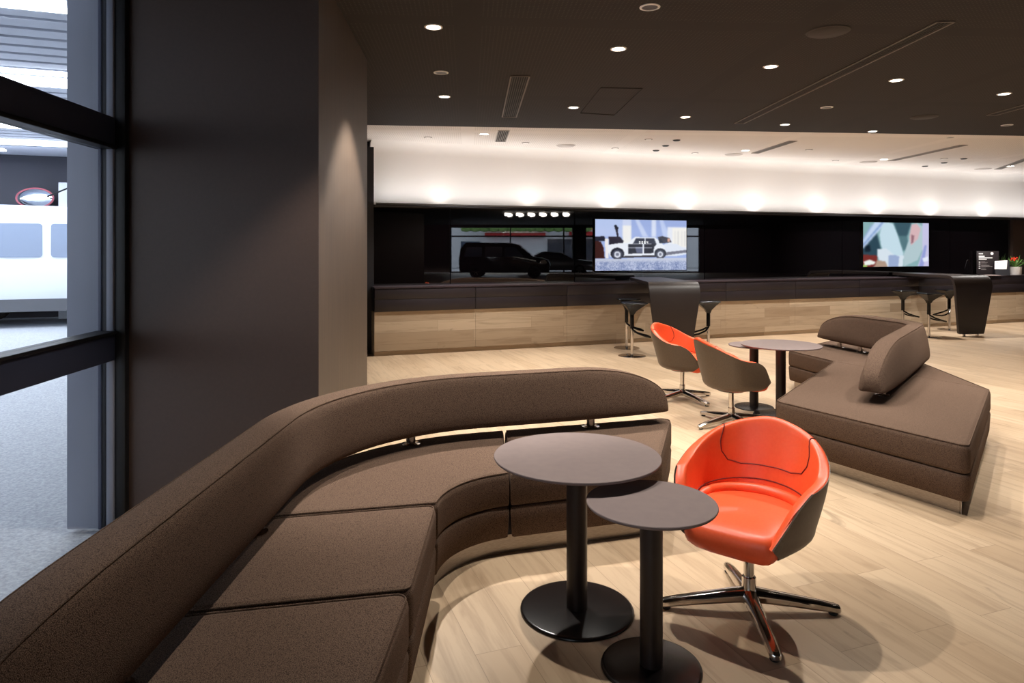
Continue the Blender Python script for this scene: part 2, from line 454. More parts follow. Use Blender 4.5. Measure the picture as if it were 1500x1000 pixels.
# outside: ground, canopy of slats with light strips, dark back wall
b = NB(); prism(b, [RX(-1.14, -30), RX(-1.14, 30), (-30, 40), (-40, -30)], -.09, -.03)
o = struct('ground_street', b, M['asphalt'])
CZ = 3.6
def outer(s, r): return (-2.6 - U.x * s + NV.x * r, 4.0 - U.y * s + NV.y * r)      # along and across the canopy slats
canopy = NB()
for i in range(60):
    r = -8.0 + .33 * i
    if r > 13.6: break
    prism(canopy, [outer(.3 - r * .02, r), outer(22, r), outer(22, r + .24), outer(.3 - r * .02, r + .24)], CZ, CZ + .05)
struct('ceiling_canopy', canopy, M['slat'], 0)
b = NB(); prism(b, [outer(.3, -8.2), outer(22, -8.2), outer(22, 14), outer(.3, 14)], CZ + .12, CZ + .2); struct('ceiling_canopy_deck', b, M['slat'])
for r, wd, s0, lab in ((1.85, .3, .5, 'broad white light strip under the street canopy at the window top'), (4.55, .1, .9, 'thin white light strip above the upper window transom'),
        (4.95, .34, .6, 'broad white light strip above the upper window transom'), (8.5, .4, 1.2, 'broad white light strip just below the upper window transom'),
        (10.5, .5, 1.2, 'broad white light strip deep under the street canopy'), (11.9, .22, 3.9, 'thin white light strip nearest to the dark street wall')):
    b = NB(); prism(b, [outer(s0, r), outer(16, r), outer(16, r + wd), outer(s0, r + wd)], CZ - .035, CZ - .002)
    tag(link('canopy_light', b, M['strip']), lab, 'strip light', 'light strips under the street canopy')
b = NB(); prism(b, [outer(-1, 14.0), outer(24, 14.0), outer(24, 14.3), outer(-1, 14.3)], -.05, 4.2); struct('wall_street', b, M['navy'])
b = NB(); box(b, (-9.93, 15.7, 1.52), (.84, .1, 3.1), WALL_A, .01)
tag(link('wall_panel', b, M['van']), 'tall white panel against the dark street wall, behind the van', 'panel')
b = NB(); tube(b, [(-10.35, 15.2, 2.72), (-10.1, 15.3, 2.86), (-9.8, 15.4, 3.02), (-9.7, 15.5, 3.3)], .018)
tag(link('cable', b, M['frame_black']), 'black cable looping over the tall white panel outside', 'cable')
t = thing('convex_mirror', 'oval convex street mirror with a pale red rim above the van', 'mirror', (-10.8, 15.45, 2.71))
b = NB()
def oval(sx, y, n=32): return [(sx * .41 * math.cos(2 * PI * i / n), y, sx * .215 * math.sin(2 * PI * i / n)) for i in range(n)]
loft(b, [oval(1, 0), oval(.9, -.03), oval(.7, -.06), oval(.4, -.085), oval(.1, -.094)]); link('mirror_face', b, M['mirror'], t)
b = NB(); tube(b, oval(1.02, 0), .02, 8, True); link('rim', b, M['pink'], t)
b = NB(); tube(b, [(.2, .02, -.05), (.36, .1, -.2), (.42, .6, -.24)], .02); link('bracket', b, M['frame_black'], t)

# ------------------------------------------------------------------ vehicles
def vehicle(name, label, cat, loc, rz, paint, body, width, wheels, wr, windows, trims, group=None):
    """side profile in (x, z) drawn across the width; windows and trims = polygons on both flanks"""
    t = thing(name, label, cat, loc, rz, group)
    b = NB(); h = width / 2
    o = ccw(body)
    rings = []
    for y, d in ((-h, .07), (-h + .03, .025), (-h + .1, 0), (h - .1, 0), (h - .03, .025), (h, .07)):
        rings.append([(x, y, z) for x, z in inset(o, d)])
    loft(b, rings); link('body', b, paint, t, 35)
    for nm, poly, mm in windows + trims:
        for s in (-1, 1):
            b = NB(); rp = round_poly(poly, .06, 4)
            loft(b, [[(x, s * (h - .01), z) for x, z in rp], [(x, s * (h + .014), z) for x, z in rp]])
            link(nm, b, mm, t)
    for x in wheels:
        for s in (-1, 1):
            b = NB()
            lp = [(0.02, -.06), (wr * .62, -.06), (wr * .66, .02), (wr * .95, .03), (wr, .0), (wr, -.2), (wr * .9, -.22), (0.02, -.22)]
            loft(b, [[(x + r * math.cos(a), s * (h + .0 + y), wr + r * math.sin(a)) for a in [2 * PI * k / 28 for k in range(28)]] for r, y in lp])
            wv = link('wheel', b, M['tyre'], t)
            b = NB()
            for k in range(6):
                a = k * PI / 3
                d = Vector((math.cos(a), 0, math.sin(a)))
                tube(b, [Vector((x, s * (h - .045), wr)) + d * wr * .08, Vector((x, s * (h - .045), wr)) + d * wr * .62], .03, 6)
            link('hub_cap', b, M['steel'], wv)
    return t

vp = Vector((-10.1, 14.6, -.03))
vehicle('van', 'white high roofed van parked outside beyond the window', 'van', vp, WALL_A, M['van'],
        [(-2.7, .32), (2.75, .32), (2.8, .75), (2.65, 1.12), (1.95, 1.3), (1.35, 2.0), (1.1, 2.3), (.7, 2.46), (-2.5, 2.5), (-2.72, 2.3), (-2.75, 1.0)], 1.95, (-1.12, 1.75), .36,
        [('window', [(-2.3, 1.42), (-1.0, 1.42), (-1.0, 2.1), (-2.2, 2.1)], M['van_glass']), ('window', [(-.85, 1.42), (.3, 1.42), (.3, 2.1), (-.85, 2.1)], M['van_glass']),
         ('window', [(.45, 1.42), (1.55, 1.42), (1.0, 2.1), (.45, 2.1)], M['van_glass'])],
        [('bumper', [(1.98, .33), (2.74, .33), (2.76, .66), (2.0, .66)], M['grey_trim']), ('sill_trim', [(-.7, .33), (1.3, .33), (1.3, .58), (-.7, .58)], M['grey_trim']),
         ('stripe', [(-2.6, 1.08), (-.95, 1.08), (-.95, 1.15), (-2.6, 1.15)], M['red_lamp']), ('stripe', [(-2.6, .93), (-.6, .93), (-.6, 1.0), (-2.6, 1.0)], M['blue'])])

# the hall's glazed front, seen only in the black glass
F0, F1 = Vector((16.2, -19.2)), Vector((34.2, -4.6))
fd = (F1 - F0).normalized(); fn = Vector((-fd.y, fd.x)); FL = (F1 - F0).length
def FP(s, o=0.0): p = F0 + fd * s + fn * o; return (p.x, p.y)
def fbox(name, s0, s1, o0, o1, z0, z1, m, parent=None, kind=None):
    b = NB(); prism(b, [FP(s0, o0), FP(s1, o0), FP(s1, o1), FP(s0, o1)], z0, z1); o = link(name, b, m, parent, 40, kind); return o
wall('wall_front', (10.0, -23.8), FP(3.0), 0, CEIL + .1, M['column'], -.15)
wall('wall_front_return', FP(19.4), (35.0, -4.0), 0, CEIL + .1, M['column'], -.15)
w2 = fbox('window_2', 3.0, 19.4, -.1, .1, 2.95, CEIL + .1, M['frame_black'], None, 'structure')
fbox('sill', 3.0, 19.4, -.08, .08, 0, .1, M['frame_black'], w2)
fbox('transom', 3.0, 19.4, -.05, .05, 2.35, 2.45, M['frame_black'], w2)
for s in (3.0, 6.9, 10.4, 13.2, 16.0, 19.35): fbox('mullion', s, s + .09, -.07, .07, 0, 2.95, M['frame_black'], w2)
fbox('pier', 11.0, 11.9, -.2, .25, 0, CEIL, M['black'], w2)
fbox('pane', 3.0, 19.4, -.01, .01, .1, 2.95, M['glass'], w2)
b = NB(); prism(b, [FP(-6, -.2), FP(32, -.2), FP(32, -34), FP(-6, -34)], -.09, -.03); struct('ground_forecourt', b, M['asphalt'])
t = thing('building', 'pale shop building across the forecourt, mirrored in the black glass', 'building', (*FP(9, -12), -.03))
def at_thing(bm, t):
    bmesh.ops.translate(bm, verts=bm.verts, vec=-Vector(t.location)); return bm
def fpart(name, s0, s1, o0, o1, z0, z1, m):
    b = NB(); prism(b, [FP(s0, o0), FP(s1, o0), FP(s1, o1), FP(s0, o1)], z0, z1); link(name, at_thing(b, t), m, t)
fpart('wall', -4, 24, -15, -12, 0, 6, M['concrete'])
fpart('awning', 5, 10, -12, -11.2, 2.6, 2.9, M['shop_red']); fpart('awning', 12, 17, -12, -11.2, 2.7, 3.0, M['shop_red'])
fpart('fascia', 5, 10, -11.99, -11.9, 3.1, 3.7, M['shop_gold']); fpart('fascia', 12, 17, -11.99, -11.9, 3.2, 3.6, M['shop_gold'])
fpart('shutter', 10.2, 16.5, -11.98, -11.9, 0, 2.4, M['navy']); fpart('doorway', 3, 4.6, -11.98, -11.9, 0, 2.2, M['car_glass'])
b = NB()
for k in range(14): 
    c = FP(3.5 + k * .75, -10.8); lathe(b, [(.05, 2.95), (.4, 3.05), (.5, 3.3), (.3, 3.55), (.05, 3.65)], 9, (c[0], c[1], 0))
o = link('hedge', b, M['hedge']); o['kind'] = 'stuff'; tag(o, 'green planting over the shop fronts, mirrored in the black glass', 'planting')
vehicle('people_carrier', 'black people carrier parked in the hall, mirrored in the black glass', 'car', (16.9, -9.6, 0), math.atan2(fd.y, fd.x) + .1, M['car_black'],
        [(-2.45, .3), (2.4, .3), (2.5, .7), (2.35, 1.0), (1.55, 1.15), (.75, 1.8), (.3, 1.9), (-2.1, 1.92), (-2.4, 1.6), (-2.5, .9)], 1.9, (-1.55, 1.6), .34,
        [('window', [(-2.2, 1.15), (-1.2, 1.15), (-1.2, 1.66), (-2.05, 1.66)], M['car_glass']), ('window', [(-1.05, 1.15), (-.1, 1.15), (-.1, 1.68), (-1.05, 1.68)], M['car_glass']),
         ('window', [(.02, 1.15), (1.1, 1.15), (.6, 1.66), (.02, 1.66)], M['car_glass'])], [('headlamp', [(1.95, .78), (2.36, .78), (2.2, .98), (1.95, .95)], M['steel'])])
vehicle('sedan', 'silver saloon car behind the black people carrier, mirrored in the black glass', 'car', (21.6, -10.6, 0), math.atan2(fd.y, fd.x), M['car_silver'],
        [(-2.3, .28), (2.3, .28), (2.38, .6), (2.2, .85), (1.0, .98), (.3, 1.38), (-.8, 1.42), (-1.6, 1.05), (-2.3, .98), (-2.4, .6)], 1.8, (-1.4, 1.4), .32,
        [('window', [(-1.3, 1.0), (.7, 1.0), (.2, 1.3), (-.75, 1.32)], M['car_glass'])], [])
for k in range(6):
    du = Vector((math.cos(ROOM_A + .75), math.sin(ROOM_A + .75))); dw = Vector((-du.y, du.x))
    c = Vector((11.2, -4.2)) + du * (1.0 + k * .5)
    b = NB()
    q = []
    for i in range(13):
        a = PI * i / 12; e = c + du * (.2 * math.sin(a)) + dw * (.55 * math.cos(a)); q.append((e.x, e.y, CEIL - .1))
    tube(b, q, .06, 8); o = link('ring_light', b, M['lamp_on'])
    tag(o, 'curved white ceiling light of the hall, mirrored in the black glass', 'ceiling light', 'curved ceiling lights mirrored in the glass')

# ------------------------------------------------------------------ counter along the far wall
unit = 1.525
ords = ['first', 'second', 'third', 'fourth', 'fifth', 'sixth', 'seventh', 'eighth', 'ninth', 'tenth', 'eleventh', 'twelfth']
where = ['beside the black end panel', 'under the mirrored van', 'ending under the first screen', 'with the bar table and two stools', 'behind the orange chair', 'behind the brown chair',
         'behind the curved sofa end', 'below the second screen', 'by the second bar table', 'under the printed sign', 'under the flower pot', 'beyond the flower pot']
for i in range(12):
    t0, t1 = unit * i, unit * (i + 1)
    x, y = W((t0 + t1) / 2, .22)
    t = thing('counter_unit', f'{ords[i]} oak clad counter unit from the end panel, {where[i]}', 'cabinet', (x, y, 0), WALL_A, 'counter units along the far wall')
    w = unit / 2 - .0012
    def lb(name, x0, x1, y0, y1, z0, z1, m, bev=0.0):
        bb = NB(); box(bb, ((x0 + x1) / 2, (y0 + y1) / 2, (z0 + z1) / 2), (x1 - x0, y1 - y0, z1 - z0), 0, bev); return link(name, bb, m, t)
    lb('plinth', -w, w, -.20, .2, 0, .062, M['clad'])
    lb('cladding', -w, w, -.22, .2, .068, .64, M['clad'])
    lb('drawer_front', -w + .002, w - .002, -.235, .2, .643, .815, M['cabinet'], .002)
    lb('drawer_front', -w + .002, w - .002, -.235, .2, .819, .978, M['cabinet'], .002)
b = NB(); wallsec(b, [(-.02, .98), (.445, .98), (.445, 1.0), (-.02, 1.0)], .0, unit * 12)
tag(link('worktop', b, M['worktop']), 'long dark aubergine worktop running over the counter units', 'worktop')

# ------------------------------------------------------------------ screens
def painter(w, h, bg):
    px = [[bg] * w for _ in range(h)]
    def poly(pts, c, a=1.0):
        ys = [p[1] for p in pts]
        for y in range(max(0, int(min(ys) * h)), min(h, int(max(ys) * h) + 1)):
            yy = (y + .5) / h; xs = []
            for i in range(len(pts)):
                (x0, y0), (x1, y1) = pts[i - 1], pts[i]
                if (y0 > yy) != (y1 > yy): xs.append(x0 + (yy - y0) * (x1 - x0) / (y1 - y0))
            xs.sort()
            for x0, x1 in zip(xs[::2], xs[1::2]):
                for x in range(max(0, int(x0 * w + .5)), min(w, int(x1 * w + .5))):
                    px[y][x] = tuple(lerp(o, n, a) for o, n in zip(px[y][x], c))
    def ell(cx, cy, rx, ry, c, a=1.0): poly([(cx + rx * math.cos(2 * PI * i / 24), cy + ry * math.sin(2 * PI * i / 24)) for i in range(24)], c, a)
    return px, poly, ell
def blur(px, k):
    h, w = len(px), len(px[0])
    for _ in range(k):
        px = [[tuple((px[y][max(0, x - 1)][c] + 2 * px[y][x][c] + px[y][min(w - 1, x + 1)][c]) / 4 for c in range(3)) for x in range(w)] for y in range(h)]
        px = [[tuple((px[max(0, y - 1)][x][c] + 2 * px[y][x][c] + px[min(h - 1, y + 1)][x][c]) / 4 for c in range(3)) for x in range(w)] for y in range(h)]
    return px
def screen_mat():
    m = bpy.data.materials.new('screen_picture'); m.use_nodes = True
    b = bsdf(m); b.inputs['Base Color'].default_value = (0, 0, 0, 1); b.inputs['Roughness'].default_value = .06
    a = N(m, 'ShaderNodeVertexColor', layer_name='picture'); L(m, a.outputs[0], b.inputs['Emission Color']); b.inputs['Emission Strength'].default_value = 1.0
    return m
M['screen'] = screen_mat()
def screen(label, t0, t1, z0, z1, px):
    x, y = W((t0 + t1) / 2, .45)
    t = thing('tv_screen', label, 'screen', (x, y, z0), WALL_A)
    w, h = t1 - t0, z1 - z0
    b = NB(); box(b, (0, -.02, h / 2), (w + .03, .036, h + .03), 0, .004); link('casing', b, M['black_gloss'], t)
    me = bpy.data.meshes.new('display'); nh, nw = len(px), len(px[0])
    vs = [(w * (i / nw - .5), -.0395, h * (1 - j / nh)) for j in range(nh + 1) for i in range(nw + 1)]
    fs = [(j * (nw + 1) + i, (j + 1) * (nw + 1) + i, (j + 1) * (nw + 1) + i + 1, j * (nw + 1) + i + 1) for j in range(nh) for i in range(nw)]
    me.from_pydata(vs, [], fs); me.materials.append(M['screen'])
    ca = me.color_attributes.new('picture', 'FLOAT_COLOR', 'CORNER')
    flat = []
    for j in range(nh):
        for i in range(nw):
            flat += list(lin(px[j][i])) * 4
    ca.data.foreach_set('color', flat)
    o = bpy.data.objects.new('display', me); C.objects.link(o); o.parent = t
    return t

def tpx(px, off=.41):
    k = (px - 750) / 1000; x0, y0 = -1.99 + NV.x * off, 9.87 + NV.y * off
    return (k * y0 - x0) / (U.x - k * U.y)
def S1(x, y): return ((x - 150) / 965, (y - 142) / 552)
px, poly, ell = painter(180, 104, (158, 176, 224))
def P1(c, *p, a=1.0): poly([S1(*q) for q in p], c, a)
P1((182, 198, 236), (150, 142), (430, 142), (430, 330), (150, 330)); P1((205, 214, 240), (430, 142), (520, 142), (520, 400), (430, 400))
P1((238, 238, 236), (430, 205), (522, 205), (522, 400), (430, 400))
P1((196, 208, 238), (560, 142), (600, 142), (700, 330), (640, 330)); P1((214, 222, 242), (735, 142), (785, 142), (785, 330), (735, 330))
P1((190, 204, 238), (820, 142), (860, 142), (930, 330), (860, 330)); P1((226, 230, 240), (905, 215), (1115, 215), (1115, 470), (905, 470)); P1((240, 238, 232), (960, 225), (1115, 225), (1115, 440), (960, 440))
for x in (985, 1020, 1060, 1095): P1((206, 204, 204), (x, 260), (x + 7, 260), (x + 7, 430), (x, 430))
px[:] = blur(px, 2)
P1((34, 36, 50), (150, 330), (240, 322), (262, 372), (150, 380)); P1((44, 40, 52), (285, 326), (400, 330), (440, 372), (430, 402), (290, 412))
P1((30, 34, 48), (340, 205), (362, 200), (385, 230), (380, 262), (388, 335), (372, 335), (360, 270))
P1((60, 30, 26), (150, 375), (205, 380), (235, 450), (245, 560), (150, 560)); P1((236, 232, 232), (245, 350), (285, 350), (285, 560), (255, 560))
P1((58, 56, 66), (800, 330), (850, 318), (930, 340), (950, 385), (840, 400)); P1((210, 160, 140), (905, 345), (935, 345), (935, 380), (905, 380))
P1((222, 228, 240), (870, 405), (1000, 400), (1090, 450), (1115, 455), (1115, 520), (1000, 540), (870, 540)); P1((112, 112, 126), (880, 498), (1115, 470), (1115, 500), (890, 530))
P1((232, 236, 244), (272, 430), (300, 412), (400, 396), (490, 398), (535, 345), (560, 330), (770, 332), (795, 350), (850, 400), (880, 430), (875, 540), (300, 545), (285, 500))
P1((46, 48, 62), (538, 400), (568, 346), (660, 344), (660, 402)); P1((52, 54, 68), (672, 344), (762, 344), (784, 402), (672, 402))
P1((32, 30, 40), (490, 408), (790, 404), (760, 440), (755, 505), (490, 512)); P1((92, 96, 120), (560, 440), (640, 440), (640, 505), (575, 505)); P1((230, 234, 244), (486, 444), (742, 444), (742, 452), (486, 452)); P1((230, 234, 244), (640, 410), (654, 410), (654, 510), (640, 510))
P1((40, 44, 58), (806, 350), (830, 345), (868, 395), (820, 398))
for cx, cy, r in ((375, 520, 58), (828, 520, 52)):
    ell(*S1(cx - 0, cy - 10), (r + 12) / 965, (r + 6) / 552, (34, 34, 44)); ell(*S1(cx, cy), r * .92 / 965, r * .9 / 552, (70, 72, 86)); ell(*S1(cx, cy), r * .6 / 965, r * .6 / 552, (214, 218, 230)); ell(*S1(cx, cy), r * .3 / 965, r * .3 / 552, (120, 124, 140))
P1((60, 56, 62), (430, 538), (770, 528), (780, 548), (430, 556)); P1((196, 202, 220), (150, 566), (1115, 560), (1115, 694), (150, 694))
rnd = random.Random(3)
for y in range(81, 104):
    for x in range(180):
        v = rnd.random(); base = (96, 112, 160) if v < .35 + .25 * math.sin(x * .09) ** 2 else (190, 198, 224)
        f = sstep(80, 90, y) * .85; px[y][x] = tuple(lerp(o, n, f) for o, n in zip(px[y][x], base))
px[:] = blur(px, 1)
font = {'5': '111100111001111', '0': '111101101101111', '6': '111100111101111', '4': '101101111001001'}
for k, ch in enumerate('5064'):
    for q, v in enumerate(font[ch]):
        if v == '1': px[44 + q // 3][84 + k * 5 + q % 3] = (250, 250, 252)
screen('wide screen showing a white vintage car with open doors, behind the bar table', tpx(872), tpx(1005.5), 1.185, 2.06, px)

def S2(x, y): return ((x - 137) / 560, (y - 150) / 375)
px, poly, ell = painter(120, 80, (138, 176, 180))
def P2(c, *p, a=1.0): poly([S2(*q) for q in p], c, a)
P2((46, 72, 86), (137, 280), (250, 240), (285, 380), (260, 450), (137, 440)); P2((22, 34, 46), (150, 350), (190, 340), (200, 395), (150, 400))
P2((60, 88, 100), (390, 150), (545, 150), (510, 260), (430, 262)); P2((86, 120, 128), (430, 262), (510, 262), (520, 380), (470, 390))
P2((196, 214, 240), (137, 300), (230, 150), (330, 150), (137, 372)); P2((120, 150, 200), (137, 335), (290, 150), (306, 150), (137, 352)); P2((146, 170, 208), (137, 282), (205, 170), (215, 175), (137, 300))
px[:] = blur(px, 2)
P2((196, 220, 232), (300, 160), (345, 150), (385, 160), (420, 240), (470, 400), (476, 440), (330, 430), (285, 350), (272, 250))
P2((178, 200, 206), (520, 300), (545, 160), (600, 150), (660, 190), (640, 380), (600, 470), (480, 525), (478, 420)); P2((214, 180, 184), (545, 165), (590, 155), (625, 200), (600, 290), (540, 345), (525, 270)); P2((150, 110, 120), (545, 250), (570, 260), (560, 320), (540, 330))
P2((214, 226, 236), (255, 375), (330, 370), (400, 430), (478, 430), (470, 524), (300, 524), (255, 440)); P2((130, 150, 196), (345, 430), (400, 425), (440, 440), (430, 524), (345, 524), a=.7)
P2((198, 196, 228), (640, 150), (697, 150), (697, 524), (600, 524), (640, 400)); P2((150, 160, 214), (660, 340), (680, 340), (650, 524), (610, 524)); P2((226, 232, 248), (640, 455), (690, 440), (690, 480), (650, 490))
P2((120, 48, 44), (137, 420), (250, 430), (262, 500), (220, 524), (137, 524)); P2((236, 240, 234), (140, 480), (190, 465), (240, 485), (225, 505), (150, 515)); P2((176, 150, 132), (250, 470), (320, 480), (340, 524), (230, 524)); P2((150, 180, 90), (137, 508), (170, 510), (170, 524), (137, 524))
px = blur(px, 2)
screen('wide screen showing pale car seats, above the counter by the printed sign', tpx(1264.5), tpx(1360.5), 1.2, 2.09, px)

# ------------------------------------------------------------------ sofas
def arc(c, r, a0, a1, n=14): return [(c[0] + r * math.cos(lerp(a0, a1, k / n)), c[1] + r * math.sin(lerp(a0, a1, k / n))) for k in range(n + 1)]
CUSH = [(.248, .018), (.256, .006), (.272, .002), (.385, .002), (.405, .006), (.415, .016), (.42, .032)]
BASE = [(.085, .022), (.095, .010), (.225, .002), (.238, .005), (.244, .014)]

def modules(t, outs, origin):
    for o in outs:
        o = [(x - origin[0], y - origin[1]) for x, y in o]
        b = NB(); slab(b, o, CUSH); link('seat_cushion', b, M['fabric'], t, 50)
        b = NB(); slab(b, o, BASE); link('seat_base', b, M['fabric'], t, 50)

def piping(t, outs, origin):
    for o in outs:
        o = [(x - origin[0], y - origin[1]) for x, y in ccw(o)]
        b = NB(); tube(b, [(x, y, .4165) for x, y in inset(o, .012)], .0035, 6, True); link('piping', b, M['fabric'], t)

def backrest(t, path, origin, z0, z1, leaf0, leaf1, sec=None, flip=1):
    """bolster swept along PATH (plan points, back side to the left); LEAF = length over which an end tapers"""
    P = [Vector((x - origin[0], y - origin[1])) for x, y in path]
    seg = [0.0]
    for i in range(1, len(P)): seg.append(seg[-1] + (P[i] - P[i - 1]).length)
    T = seg[-1]
    def at(s):
        s = min(max(s, 0), T)
        for i in range(1, len(P)):
            if seg[i] >= s - 1e-9:
                f = (s - seg[i - 1]) / max(1e-9, seg[i] - seg[i - 1]); break
        return P[i - 1].lerp(P[i], f)
    def nrm(s):
        d = at(s + .09) - at(s - .09); d.normalize(); return Vector((-d.y, d.x))
    ss = [leaf0 * (1 - math.cos(PI / 2 * k / 14)) for k in range(15)] + [lerp(leaf0, T - leaf1, k / 60) for k in range(1, 60)] + [T - leaf1 * (1 - math.cos(PI / 2 * k / 14)) for k in range(14, -1, -1)]
    h = z1 - z0
    rings = []; seamf = []; seamb = []
    sec = sec or [(-.06, .0), (-.088, .035), (-.098, .12), (-.098, .3), (-.092, .55), (-.082, .8), (-.074, .93), (-.062, .985), (-.04, 1.0), (.0, 1.0), (.04, .995), (.07, .98), (.088, .95), (.1, .85), (.112, .55), (.115, .25), (.112, .1), (.095, .03), (.065, .0)]
    for s in ss:
        k = 1.0; w = 1.0
        if s < leaf0: u = 1 - s / leaf0; k = math.sqrt(max(0, 1 - u ** 2.1)); w = lerp(.55, 1, k ** .6)
        if s > T - leaf1: u = 1 - (T - s) / leaf1; k = math.sqrt(max(0, 1 - u ** 2.1)); w = lerp(.55, 1, k ** .6)
        k = lerp(.16, 1.0, k)
        base = z0 + h * .05 * (1 - k)
        p = at(s); n = nrm(s) * flip
        ring = [(p.x + n.x * a * w, p.y + n.y * a * w, base + h * zz * k) for a, zz in sec]
        rings.append(ring)
        seamf.append(Vector(ring[7]) + Vector((-n.x, -n.y, 1)) * .0005); seamb.append(Vector(ring[12]))
    b = NB(); loft(b, rings); o = link('backrest', b, M['fabric'], t, 70)
    b = NB(); tube(b, seamf[2:-2], .0035, 6); link('piping', b, M['fabric'], o)
    b = NB(); tube(b, seamb[2:-2], .0035, 6); link('piping', b, M['fabric'], o)
    return o

def support(t, p, origin, z0=.42, z1=.52):
    b = NB(); lathe(b, [(.056, 0), (.056, .006), (.03, .010), (.027, .012), (.027, z1 - z0)], 20, (p[0] - origin[0], p[1] - origin[1], z0 - .001))
    link('backrest_post', b, M['chrome'], t)

# curved sofa by the window
c0 = (.12, 3.02); Ri, Ro, Rb = .45, 1.25, 1.15
a1 = R(107); u1 = Vector((math.cos(R(17)), math.sin(R(17))))
def pol(r, a): return (c0[0] + r * math.cos(a), c0[1] + r * math.sin(a))
TF, TB = pol(Ri, a1), pol(Ro, a1)
F, Bk = (.815, 3.70), (1.085, 4.61)
xf, xb = c0[0] - Ri, c0[0] - Ro
org = (-.5, 2.9)
t = thing('curved_sofa', 'long curved brown wool sofa in front of the dark column and window', 'sofa', (*org, 0))
g = .0015
TB2 = (-.05, 4.275)
right = round_poly([(TF[0] + .002, TF[1]), F, Bk, (TB2[0] + .003, TB2[1])], [0.0, .08, .06, .0], 6)
corner = round_poly(arc(c0, Ri, PI - .06, a1) + [TB2] + arc(c0, Ro, a1 - .03, PI - .03) + [(xb, 2.868)], 0.0)
L1 = round_poly([(xf, 3.04), (xb, 2.862), (xb, 2.105), (xf, 2.27)], [.045] * 4, 5)
L2 = round_poly([(xf, 2.265), (xb, 2.10), (xb, 1.33), (xf - .03, 1.50)], [.045] * 4, 5)
L3 = round_poly([(xf - .03, 1.495), (xb, 1.325), (xb + .05, .72), (xf - .12, .85)], [.045] * 4, 5)
modules(t, [right, corner, L1, L2, L3], org); piping(t, [right, corner, L1, L2, L3], org)
pl = [(xf - .1, .95), (xf, 1.5)] + arc(c0, Ri, PI, a1) + [F, Bk] + arc(c0, Ro, a1, PI) + [(xb + .05, .85)]
b = NB(); slab(b, inset(ccw([(x - org[0], y - org[1]) for x, y in pl]), .045), [(0, 0), (.09, 0)]); link('plinth', b, M['steel'], t)
path = [(xf - .66, .78), (xf - .70, 1.3), (xf - .70, 2.0), (xf - .70, 2.6)] + arc(c0, Rb, PI, a1, 20)
e = Vector(pol(Rb, a1)); path += [tuple(e + u1 * k) for k in (.3, .6, .9, 1.27)]
path = [path[0]] + path[1:]
backrest(t, path, org, .485, .80, .95, .62)
for p in ((-.587, 3.96), (.5, 4.35), (-1.03, 2.72), (-1.03, 1.75)): support(t, p, org)

# double sided sofa
org = (3.2, 6.2)
t = thing('zigzag_sofa', 'double sided brown wool sofa with a bent backrest along its middle', 'sofa', (*org, 0))
sa, sb, sc, sd = (1.955, 5.10), (2.62, 3.90), (3.86, 5.50), (4.12, 6.9)
sf, se, sh = (3.25, 6.90), (3.09, 7.66), (4.25, 8.75)
m1 = round_poly([sa, sb, sc, sf], [.10, .05, .08, 0], 6)
mm = round_poly([sf, sc, sd], [0, .0, .0], 2)
full = round_poly([sa, sb, sc, sd, sh, se, sf], [.12, .05, .1, .1, .08, .08, .16], 7)
modules(t, [full], org); piping(t, [full], org)
b = NB()
for p, q in ((sf, sc), (sf, sd)):
    d = Vector(q) - Vector(p); p2 = Vector(p) + d * .05; q2 = Vector(p) + d * .97
    tube(b, [(p2.x - org[0], p2.y - org[1], .4195), (q2.x - org[0], q2.y - org[1], .4195)], .0022, 6)
link('seat_seam', b, M['fabric'], t)
lo = [(x - org[0], y - org[1]) for x, y in full]
b = NB(); slab(b, inset(ccw(lo), .06), [(0, 0), (.09, 0)]); link('plinth', b, M['steel'], t)
q = round_poly([(2.62, 4.98), (4.0, 6.72), (3.70, 8.12), (2.0, 7.0)], [0, .45, 0, 0], 14)
i0 = min(range(len(q)), key=lambda i: (q[i][0] - 2.62) ** 2 + (q[i][1] - 4.98) ** 2)
q = q[i0:] + q[:i0]; q = q[:-1]
bsec = [(-.09, .0), (-.115, .035), (-.122, .12), (-.118, .3), (-.105, .55), (-.085, .8), (-.072, .93), (-.06, .985), (-.035, 1.0), (.0, 1.0), (.035, 1.0), (.06, .985), (.072, .95), (.085, .8), (.105, .55), (.118, .25), (.12, .1), (.11, .03), (.09, .0)]
backrest(t, q, org, .495, .83, .85, .75, bsec)
for p in ((2.87, 5.29), (3.45, 6.03), (3.83, 7.5), (3.77, 7.85)): support(t, p, org)

# ------------------------------------------------------------------ pedestal tables
def table(label, loc, d, h, db, rp, group):
    t = thing('pedestal_table', label, 'table', loc, 0, group)
    b = NB(); r = d / 2; lathe(b, [(r - .016, h - .014), (r - .004, h - .012), (r, h - .006), (r, h - .002), (r - .002, h)], 96); link('tabletop', b, M['tabletop'], t, 30)
    b = NB(); lathe(b, [(.14, h - .022), (.14, h - .0145)], 32); link('mounting_plate', b, M['brown_metal'], t)
    b = NB(); lathe(b, [(rp, .012), (rp, h - .02)], 40); link('pole', b, M['brown_metal'], t)
    b = NB(); r = db / 2; lathe(b, [(r, .001), (r, .006), (r - .004, .011), (r - .012, .013), (.02, .014)], 80); link('base', b, M['black_base'], t)
    return t
G = 'round pedestal tables in nested pairs'
tb = table('larger taller round brown table, over the curved sofa seat', (.279, 2.936, 0), .714, .667, .487, .0445, G)
ts = table('smaller lower round table beside the big orange chair', (.517, 2.533, 0), .48, .615, .37, .042, G)
dup(tb, (2.50, 6.35, 0), .4, 'larger taller round table between the brown chair and double sided sofa', G)
dup(ts, (2.375, 6.70, 0), .4, 'smaller lower round table tucked behind the taller one, far pair', G)

